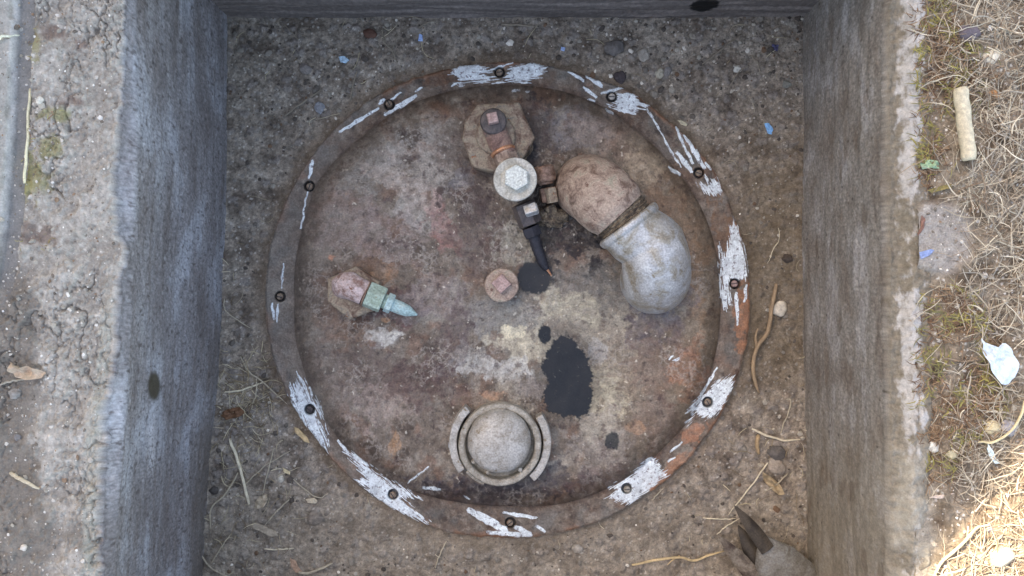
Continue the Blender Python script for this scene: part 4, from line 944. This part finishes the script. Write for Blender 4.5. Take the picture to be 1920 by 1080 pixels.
def stone(label, px_, py_, rpx, col, seed, asp=.8, rot=0, name='stone', cat='stone', hz=.55, group=None, sub=None):
    p = surf(px_, py_); r_ = rpx*S*(H-p[2])/H
    u = np.linspace(0, np.pi, 18)[:, None]; v = np.linspace(0, 2*np.pi, 28, endpoint=False)[None]
    D3 = np.stack([np.sin(u)*np.cos(v), np.sin(u)*np.sin(v), np.cos(u)+0*v], -1)
    q = 1+.34*fbm(D3[..., 0]*1.1+seed*3.1+D3[..., 2]*.8, D3[..., 1]*1.1-D3[..., 2]*.9, seed, 3)
    # facets
    rg_ = np.random.default_rng(seed)
    for _ in range(7):
        nv = rg_.normal(size=3); nv /= np.linalg.norm(nv); dpl = rg_.uniform(.72, .92); dt = (D3@nv)*q
        q = np.where(dt > dpl, q*dpl/np.maximum(dt, 1e-6), q)
    V = D3*q[..., None]*[r_, r_*asp, r_*hz]
    c_, s_ = math.cos(R(rot)), math.sin(R(rot))
    V = np.stack([V[..., 0]*c_+V[..., 1]*s_, -V[..., 0]*s_+V[..., 1]*c_, V[..., 2]+r_*hz*.35], -1).reshape(-1, 3)
    F = gridF(18, 28, True)[:, ::-1]
    o = mk(name, V, F, M_bits, col=colv(V, col, seed+700, .3)); o.location = p
    return tag(o, label, cat, group)
SG = 'loose stones on the pit floor'
PALE = A(170, 164, 150); GREY = A(112, 108, 104); MID = A(138, 132, 122)
for i, a_ in enumerate([
 ('white rounded pebble beside the forked twig', 1460, 578, 15, A(178, 170, 154), .95, 0),
 ('small pale round pebble in the upper right of the pit floor', 1381, 130, 8, A(170, 168, 158), .9, 0),
 ('angular grey stone above the top left of the lid', 600, 203, 9, A(120, 122, 124), 1.3, 0),
 ('upright grey stone near the back wall right of centre', 1207, 102, 11, MID, 1.3, 10),
 ('buff stone just below the upright grey stone', 1237, 138, 8, A(150, 144, 128), 1.2, 0),
 ('grey stone right of the buff stone near the top', 1252, 133, 8, GREY, 1.3, 20),
 ('dark round stone by the lid near the top right paint patch', 1163, 146, 13, A(64, 58, 58), .9, 0),
 ('small white pebble touching the lid by the top right paint patch', 1145, 143, 5, A(186, 182, 170), .9, 0),
 ('flat grey green stone low in the upper right of the floor', 1472, 160, 9, A(112, 112, 104), .8, 0),
 ('reddish stone in dark soil left of the forked straw', 694, 66, 13, A(84, 60, 50), .8, 0),
 ('buff angular stone by the foot of the right wall above the brown leaf', 1452, 872, 17, A(134, 124, 112), .9, 20),
 ('dark grey stone touching the right wall above the buff angular stone', 1452, 846, 17, A(88, 84, 80), .8, 30),
 ('flat pale stone on the dirt just below the lid, right of centre', 1083, 1027, 12, MID, .7, 0),
 ('wide flat half buried stone lower left of the lid', 592, 970, 17, A(116, 108, 98), .8, 0),
 ('small pale stone among straws lower left', 527, 898, 6, PALE, 1.1, 0),
 ('dark stone at the foot of the left wall low down', 405, 916, 9, A(70, 66, 62), .9, 0),
 ('rounded grey stone in the far upper left of the floor', 572, 130, 13, A(118, 112, 106), .7, 20),
 ('round buried stone touching the back wall soil above the lid', 1150, 90, 18, A(96, 92, 88), .8, 0),
 ('dark stone tucked in the soil beside the right side of the lid', 1475, 485, 12, A(66, 58, 52), .7, 0),
 ('small stone resting by the lowest straw near the right wall', 1425, 870, 7, A(150, 140, 124), .7, 0),
 ]):
    stone(*a_[:5], 20+i, a_[5], a_[6], group=SG)
for i, a_ in enumerate([
 ('white angular flint in the dry grass at the upper right', 1858, 106, 15, A(196, 188, 170), .9, 30),
 ('cream stone in the moss below the plastic scrap', 1856, 800, 16, A(186, 172, 138), .9, 0),
 ('grey stone touching the cream stone below the plastic scrap', 1885, 800, 16, A(140, 138, 142), .9, 0),
 ('orange pebble above the cream stone in the moss', 1831, 758, 9, A(196, 148, 110), .9, 0),
 ('white knobbly stone left of the cream stone by the wall top', 1754, 838, 14, A(184, 180, 168), .8, 40),
 ('dull buff stone right of the white knobbly stone', 1785, 853, 11, A(158, 150, 124), .9, 0),
 ('dark purple stone in the grass at the upper right', 1812, 66, 22, A(92, 84, 88), .6, 0),
 ('large pale stone in the sunlit grass at the bottom right', 1872, 1040, 30, A(170, 160, 140), .6, -10),
 ('grey stone at the top of the sunlit patch', 1852, 990, 12, A(150, 142, 140), .6, 0),
 ('orange brown chip in the dry grass beside the reed', 1866, 176, 12, A(176, 132, 92), .6, 20),
 ('grey pointed stone on the left ledge in the dirt', 28, 738, 13, A(128, 124, 118), .8, 0),
 ('small round stone on the left ledge near the moss', 80, 190, 7, A(184, 180, 168), 1.1, 0),
 ('small grey stone near the bottom of the left ledge', 34, 820, 8, A(112, 110, 108), .9, 0)]):
    stone(*a_[:5], 60+i, a_[5], a_[6])

def scrap(name, label, cat, pts, col, thick=.0012, crumple=.002, seed=0, lift=.002, rough=.6, curl=0):
    """thin crumpled piece from an outline (photo pixels)"""
    p = np.array([surf(*q) for q in pts]); z0 = np.mean(p[:, 2])+lift
    ctr = p.mean(0); rings = 10; V = []; F = []
    n_ = 40; seg = np.vstack([p, p[:1]]); dl = np.concatenate([[0], np.cumsum(np.linalg.norm(np.diff(seg[:, :2], axis=0), axis=1))])
    t_ = np.linspace(0, dl[-1], n_, endpoint=False); ox = np.interp(t_, dl, seg[:, 0]); oy = np.interp(t_, dl, seg[:, 1])
    for side in (1, -1):
        for j in range(rings+1):
            f_ = j/rings
            xx = ctr[0]+(ox-ctr[0])*f_; y2 = ctr[1]+(oy-ctr[1])*f_
            sz = max(np.ptp(ox), np.ptp(oy))
            zz = z0+fbm((xx-ctr[0])/sz*3+seed, (y2-ctr[1])/sz*3, seed, 3)*crumple+curl*f_**2+side*thick/2*(1 if j < rings else 0)
            V.append(np.stack([xx, y2, zz], -1))
    V = np.concatenate(V); Fa = gridF(rings+1, n_, True); Fb = gridF(rings+1, n_, True)[:, ::-1]+(rings+1)*n_
    org = np.array([ctr[0], ctr[1], z0-.001])
    o = mk(name, V-org, np.concatenate([Fa, Fb]), M_bits, col=colv(V, col, seed+800, .22), rough=np.full(len(V), rough)); o.location = org
    return tag(o, label, cat)
BLU = A(120, 160, 205)
scrap('plastic_shard', 'bright blue plastic shard on the soil near the upper right wall', 'plastic shard', [(1432,232),(1441,231),(1449,243),(1446,253),(1438,251)], A(110,160,215), seed=1)
scrap('plastic_shard', 'pale blue plastic shard in dark soil above the left of the lid', 'plastic shard', [(637,108),(647,107),(657,115),(650,121),(640,119)], A(150,176,190), seed=2)
scrap('plastic_shard', 'tiny blue shard beside the short straws under the back wall', 'plastic shard', [(786,64),(792,66),(793,78),(784,78)], A(140,165,205), seed=3)
scrap('plastic_shard', 'tiny pale blue shard above the centre of the lid', 'plastic shard', [(1052,88),(1060,90),(1058,97),(1051,95)], A(150,170,205), seed=4)
scrap('plastic_shard', 'dark blue shard half buried in the far right corner soil', 'plastic shard', [(1445,84),(1458,86),(1456,98),(1446,97)], A(66,66,92), seed=5)
scrap('plastic_shard', 'dull blue sliver on the pale round concrete patch', 'plastic shard', [(1721,473),(1742,467),(1750,470),(1738,480),(1724,486)], A(120,136,170), seed=6)
scrap('plastic_film', 'crumpled pale blue plastic film lying in the dry grass on the right', 'plastic scrap', [(1827,632),(1834,640),(1846,646),(1860,650),(1872,640),(1885,655),(1896,680),(1890,705),(1880,718),(1868,720),(1858,708),(1845,690),(1836,662)], A(176,190,208), crumple=.006, seed=7, lift=.010, rough=.35)
scrap('plastic_film', 'thin curved pale plastic strip in grass below the cream stone', 'plastic scrap', [(1843,828),(1850,840),(1857,855),(1866,865),(1856,866),(1845,852),(1840,838)], A(180,196,200), seed=8, lift=.008)
scrap('leaf', 'curled dry leaf with reddish fragments on the left ledge', 'leaf', [(28,676),(45,690),(60,684),(80,690),(95,698),(85,708),(60,710),(42,706),(30,695)], A(166,148,128), crumple=.008, seed=9, lift=.006, curl=.004)
scrap('leaf', 'dark brown curled leaf in the thatch at the foot of the left wall', 'leaf', [(413,775),(430,766),(455,760),(464,772),(452,780),(430,785)], A(96,68,48), crumple=.008, seed=10, lift=.005)
scrap('leaf', 'pale dry leaf scrap below the thick straw lower left', 'leaf', [(478,942),(488,930),(503,925),(505,934),(498,948),(482,955)], A(158,146,126), crumple=.006, seed=11, lift=.004)
scrap('leaf', 'torn brown leaf leaning near the right wall above the forked tool', 'leaf', [(1424,880),(1440,890),(1458,905),(1465,922),(1456,925),(1440,912),(1428,898)], A(140,124,98), crumple=.008, seed=12, lift=.005)
scrap('leaf', 'narrow pinkish dry leaf lying above the sunlit grass', 'leaf', [(1743,934),(1758,929),(1775,928),(1792,925),(1780,933),(1762,936)], A(186,170,156), crumple=.003, seed=13)
scrap('leaf', 'olive brown curled leaf in the moss above the pale round patch', 'leaf', [(1738,357),(1752,352),(1772,347),(1790,345),(1786,352),(1765,357),(1748,362)], A(120,108,66), crumple=.004, seed=14, lift=.006)
scrap('leaf', 'reddish bent leaf strip at the top of the pale round patch', 'leaf', [(1724,404),(1732,410),(1731,425),(1722,440),(1718,442),(1724,425)], A(112,82,70), crumple=.003, seed=15)
scrap('lichen', 'pale green lichen scrap in the moss left of the reed', 'lichen', [(1724,304),(1735,299),(1752,300),(1766,308),(1760,317),(1742,315),(1728,318)], A(130,156,128), crumple=.006, seed=16, lift=.004)
scrap('wood_chip', 'grey splintered wood chip lower left of the lid', 'wood chip', [(474,980),(482,978),(520,995),(524,1004),(512,1005),(472,987)], A(138,128,112), thick=.004, seed=17)
scrap('wood_chip', 'tan wood chip touching the lid edge at the lower left', 'wood chip', [(553,800),(560,802),(578,820),(582,830),(574,828),(555,810)], A(170,148,112), thick=.004, seed=18)
scrap('wood_chip', 'short pale wood chip on bare soil lower left', 'wood chip', [(574,935),(590,932),(597,938),(594,943),(578,941)], A(172,160,138), thick=.003, seed=19)
scrap('wood_chip', 'small pale wood chip beside the crossing straws', 'wood chip', [(530,876),(545,885),(544,890),(532,884)], A(190,174,140), thick=.003, seed=20)
scrap('wood_chip', 'small buff chip on the soil right of the upper paint strokes', 'wood chip', [(1270,225),(1278,226),(1289,232),(1287,237),(1276,233)], A(176,170,146), thick=.003, seed=21)
scrap('wood_chip', 'reddish bark flake at the bottom edge of the pit floor', 'wood chip', [(545,1045),(556,1050),(562,1064),(572,1074),(555,1072),(546,1060)], A(150,124,104), thick=.003, seed=22)

# ------------------------------------------------------------------ uncountable litter: gravel, thatch, dry grass, moss
rng = np.random.default_rng(11)
def ico():
    t = (1+5**.5)/2
    v = np.array([(-1,t,0),(1,t,0),(-1,-t,0),(1,-t,0),(0,-1,t),(0,1,t),(0,-1,-t),(0,1,-t),(t,0,-1),(t,0,1),(-t,0,-1),(-t,0,1)], float); v /= np.linalg.norm(v[0])
    f_ = [(0,11,5),(0,5,1),(0,1,7),(0,7,10),(0,10,11),(1,5,9),(5,11,4),(11,10,2),(10,7,6),(7,1,8),(3,9,4),(3,4,2),(3,2,6),(3,6,8),(3,8,9),(4,9,5),(2,4,11),(6,2,10),(8,6,7),(9,8,1)]
    cache = {}; v = list(map(tuple, v)); nf = []
    def mid(a_, b2):
        k_ = (min(a_, b2), max(a_, b2))
        if k_ not in cache:
            m3 = (np.array(v[a_])+np.array(v[b2]))/2; v.append(tuple(m3/np.linalg.norm(m3))); cache[k_] = len(v)-1
        return cache[k_]
    for a_, b2, c2 in f_:
        x1, x2, x3 = mid(a_, b2), mid(b2, c2), mid(c2, a_); nf += [(a_, x1, x3), (b2, x2, x1), (c2, x3, x2), (x1, x2, x3)]
    return np.array(v), np.array(nf)
IV, IF = ico()
def scatter_stones(name, X_, Y_, Z_, R_, cols, hz=.6):
    n_ = len(X_); V = np.repeat(IV[None], n_, 0)
    V = V*(1+rng.uniform(-.28, .2, (n_, len(IV), 1)))*np.stack([np.ones(n_), rng.uniform(.6, 1, n_), rng.uniform(.45, .8, n_)], -1)[:, None]
    a_ = rng.uniform(0, 6.28, n_); ca, sa = np.cos(a_)[:, None], np.sin(a_)[:, None]
    W = np.stack([V[..., 0]*ca-V[..., 1]*sa, V[..., 0]*sa+V[..., 1]*ca, V[..., 2]], -1)*R_[:, None, None]
    W += np.stack([X_, Y_, Z_+R_*.15], -1)[:, None]
    F = (IF[None]+(np.arange(n_)*len(IV))[:, None, None]).reshape(-1, 3)
    C2 = np.repeat(cols[:, None], len(IV), 1)
    return mk(name, W.reshape(-1, 3), F, M_bits, col=C2.reshape(-1, 3), smooth=False, rough=np.full(n_*len(IV), .9))
N0 = 15000
X_ = rng.uniform(-.43, .43, N0); Y_ = rng.uniform(-.50, .379, N0)
p1, p2 = PX(X_, Y_, 0); rl = np.hypot(p1-LC[0], p2-LC[1])/R_OUT(np.arctan2(p2-LC[1], p1-LC[0]))
dens = .35+.65*sm(400, 120, p2)
ok = (rl > 1.0) & (p1 > lx(p2)+3) & (p1 < rx_(p2)-2) & (rng.uniform(size=N0) < dens)
X_, Y_ = X_[ok], Y_[ok]; n_ = len(X_)
R_ = .0011*np.exp(rng.normal(0, .62, n_)); R_ = np.clip(R_, .0005, .0058)
base = np.array([A(96, 90, 82), A(120, 114, 104), A(72, 66, 60), A(150, 144, 132), A(188, 182, 170), A(96, 76, 60)])
cols = base[rng.choice(6, n_, p=[.3, .26, .22, .12, .04, .06])]*rng.uniform(.8, 1.2, (n_, 1))
o = scatter_stones('gravel', X_, Y_, soilh(X_, Y_), R_, cols); tag(o, 'fine gravel and grit strewn over the pit floor', 'gravel', kind='stuff')
# grit on the tops
N0 = 7000
X_ = np.concatenate([rng.uniform(-.60, -.40, N0//2), rng.uniform(.44, .62, N0//2)]); Y_ = rng.uniform(-.42, .40, N0)
zz = np.empty(N0)
for i in range(N0):
    zz[i] = ledge_z(X_[i], Y_[i]) if X_[i] < 0 else 0
mR = X_ > 0; zz[mR] = gR(X_[mR], Y_[mR])
p1, _ = PX(X_, Y_, .3); ok = np.where(X_ < 0, p1 < ledge(540-Y_/(S*.742))-3, p1 > 1735)
X_, Y_, zz = X_[ok], Y_[ok], zz[ok]; n_ = len(X_)
R_ = np.clip(.0008*np.exp(rng.normal(0, .55, n_)), .0004, .004)
base = np.array([A(150, 144, 132), A(176, 170, 160), A(110, 102, 92), A(200, 196, 188), A(130, 108, 88)])
cols = base[rng.choice(5, n_, p=[.34, .24, .24, .10, .08])]*rng.uniform(.8, 1.15, (n_, 1))
o = scatter_stones('grit', X_, Y_, zz-R_*.1, R_, cols); tag(o, 'loose grit and crumbs on the wall tops and beside them', 'grit', kind='stuff')

def blades(name, X_, Y_, Z_, Ln, W_, cols, lift, curl, label, cat, K=7, upright=0.0, mat=M_grass):
    n_ = len(X_); th0 = rng.uniform(0, 2*np.pi, n_); cv = rng.normal(0, curl, n_); el = np.clip(rng.normal(upright, .22, n_), -.15, 1.4)
    pts = np.zeros((n_, K, 3)); pts[:, 0] = np.stack([X_, Y_, Z_+lift*rng.uniform(0, 1, n_)], -1); st = Ln/(K-1); el_ = el.copy()
    hd = th0.copy()
    for k2 in range(1, K):
        hd = hd+cv/K+rng.normal(0, .14, n_); el_ = el_-el*1.6/(K-1)
        pts[:, k2] = pts[:, k2-1]+np.stack([np.cos(hd)*np.cos(el_), np.sin(hd)*np.cos(el_), np.sin(el_)], -1)*st[:, None]
    T = np.gradient(pts, axis=1); T /= np.linalg.norm(T, axis=2)[..., None]
    up = np.stack([rng.normal(0, .5, n_), rng.normal(0, .5, n_), np.ones(n_)], -1)[:, None]
    Sd = np.cross(T, up); Sd /= np.linalg.norm(Sd, axis=2)[..., None]; Nn = np.cross(Sd, T)
    wk = W_[:, None, None]*np.interp(np.linspace(0, 1, K), [0, .2, .7, 1], [.7, 1, .8, .15])[None, :, None]
    V = np.stack([pts-Sd*wk/2, pts+Nn*wk*.28, pts+Sd*wk/2], 2)         # V section
    V = V.reshape(n_, K*3, 3)
    f_ = []
    for k2 in range(K-1):
        for j in (0, 1): f_.append((k2*3+j, k2*3+j+1, (k2+1)*3+j+1, (k2+1)*3+j))
    F = (np.array(f_)[None]+(np.arange(n_)*K*3)[:, None, None]).reshape(-1, 4)
    C2 = np.repeat(cols[:, None], K*3, 1)
    o = mk(name, V.reshape(-1, 3), F, mat, col=C2.reshape(-1, 3), rough=np.full(n_*K*3, .7))
    return tag(o, label, cat, kind='stuff')
# dry grass on the right
N0 = 46000
X_ = rng.uniform(.435, .80, N0); Y_ = rng.uniform(-.60, .55, N0)
keep = rng.uniform(size=N0) < np.where(X_ < .60, 1, .5); X_, Y_ = X_[keep], Y_[keep]
p1, p2 = PX(X_, Y_, .29)
dn_ = sm(1735, 1830, p1)*.9+.08
dn_ = dn_*.5*(1-.97*sm(1.25, .9, ell(p1, p2, 1757, 448, 66, 78)))
dn_ = dn_*(1-.7*sm(1.3, .7, ell(p1, p2, 1790, 700, 70, 130)))*(1-.75*sm(1.3, .8, ell(p1, p2, 1770, 960, 90, 60)))
dn_ = np.where(p1 < 1735, 0, dn_)*(.55+.9*sm(-.3, .3, fbm(X_*30, Y_*30, 520, 3)))
dn_ = dn_*(1-.9*sm(1.2, .8, ell(p1, p2, 1866, 678, 36, 46)))*(1-.75*sm(1.2, .8, ell(p1, p2, 1797, 236, 22, 70)))
ok = rng.uniform(size=len(X_)) < dn_; X_, Y_ = X_[ok], Y_[ok]; n_ = len(X_)
base = np.array([A(166, 154, 134), A(186, 176, 154), A(138, 122, 102), A(112, 94, 76), A(200, 192, 172), A(150, 143, 130)])
cols = base[rng.choice(6, n_, p=[.28, .16, .24, .16, .06, .1])]*rng.uniform(.66, 1.05, (n_, 1))
blades('dry_grass', X_, Y_, gR(X_, Y_), rng.uniform(.008, .042, n_), rng.uniform(.0004, .0013, n_)*rng.uniform(.7, 1.3, n_), cols, .009, .6, 'dry straw coloured grass matted over the ground right of the pit', 'grass')
# moss
N0 = 44000
X_ = rng.uniform(.435, .66, N0); Y_ = rng.uniform(-.42, .42, N0); p1, p2 = PX(X_, Y_, .29)
md = np.zeros(N0)
for (ex, ey, rx2, ry2, kk2) in ((1750, 60, 60, 70, 1), (1790, 120, 50, 60, .8), (1730, 300, 45, 70, .9), (1780, 150, 90, 60, .5), (1850, 720, 40, 90, .8), (1790, 590, 60, 50, .7), (1740, 800, 60, 50, .8), (1800, 780, 60, 60, .7), (1745, 690, 40, 90, .5), (1735, 180, 30, 60, .6), (1760, 880, 60, 40, .4)):
    md = np.maximum(md, sm(1.2, .5, ell(p1, p2, ex, ey, rx2, ry2)+.5*fbm(X_*60, Y_*60, 530, 3))*kk2)
ok = (rng.uniform(size=N0) < md) & (p1 > 1712); X_, Y_, p1, p2 = X_[ok], Y_[ok], p1[ok], p2[ok]; n_ = len(X_)
gm = fbm(X_*45, Y_*45, 531, 3)
base = np.array([A(132, 124, 72), A(112, 90, 68), A(136, 114, 90), A(92, 70, 54), A(110, 106, 72)])
ci = np.where(gm > .12, rng.choice([0, 4, 0], n_), rng.choice([1, 2, 3], n_)); cols = base[ci]*rng.uniform(.75, 1.2, (n_, 1))
blades('moss', X_, Y_, gR(X_, Y_), rng.uniform(.005, .016, n_), rng.uniform(.0007, .0015, n_), cols, .004, 1.0, 'brown and yellow green moss beside the right wall top', 'moss', K=4, upright=.7)
# moss and roots on the left ledge
N0 = 2500
X_ = rng.uniform(-.545, -.42, N0); Y_ = rng.uniform(-.31, .31, N0); p1, p2 = PX(X_, Y_, LTOP); md = np.zeros(N0)
for (ex, ey, rx2, ry2, kk2) in ((62, 300, 22, 60, 1), (64, 90, 14, 30, 1), (112, 216, 30, 10, 1), (70, 450, 50, 18, .4)):
    md = np.maximum(md, sm(1.2, .6, ell(p1, p2, ex, ey, rx2, ry2)+.4*fbm(X_*80, Y_*80, 540, 3))*kk2)
ok = rng.uniform(size=N0) < md; X_, Y_ = X_[ok], Y_[ok]; n_ = len(X_)
zz = np.array([ledge_z(a_, b2) for a_, b2 in zip(X_, Y_)])
cols = np.array([A(150, 144, 96), A(124, 112, 74), A(120, 96, 74)])[rng.choice(3, n_)]*rng.uniform(.8, 1.15, (n_, 1))
blades('moss', X_, Y_, zz, rng.uniform(.003, .009, n_), rng.uniform(.0005, .001, n_), cols, .001, 1.4, 'yellowish moss growing in the joint of the left ledge', 'moss', K=4, upright=.5)
# thatch and root fibres on the pit floor
N0 = 30000
X_ = rng.uniform(-.43, .42, N0); Y_ = rng.uniform(-.44, .37, N0); p1, p2 = PX(X_, Y_, 0)
rl = np.hypot(p1-LC[0], p2-LC[1])/R_OUT(np.arctan2(p2-LC[1], p1-LC[0]))
dn_ = .008+.8*sm(1.3, .4, ell(p1, p2, 472, 745, 58, 85)+.3*fbm(X_*40, Y_*40, 550, 3))+.06*sm(1.3, .6, ell(p1, p2, 480, 930, 110, 160))+.025*sm(1.3, .6, ell(p1, p2, 1440, 900, 70, 120))+.07*sm(470, 425, p1)*sm(400, 600, p2)
ok = (rl > 1.02) & (p1 > lx(p2)+6) & (p1 < rx_(p2)-6) & (rng.uniform(size=N0) < dn_); X_, Y_ = X_[ok], Y_[ok]; n_ = len(X_)
cols = np.array([A(156, 146, 120), A(126, 112, 88), A(96, 82, 64), A(182, 172, 146)])[rng.choice(4, n_, p=[.35, .3, .2, .15])]*rng.uniform(.8, 1.15, (n_, 1))
blades('thatch', X_, Y_, soilh(X_, Y_), rng.uniform(.008, .038, n_), rng.uniform(.0005, .0013, n_), cols, .005, 1.3, 'matted dead grass and root fibres on the pit floor', 'thatch')
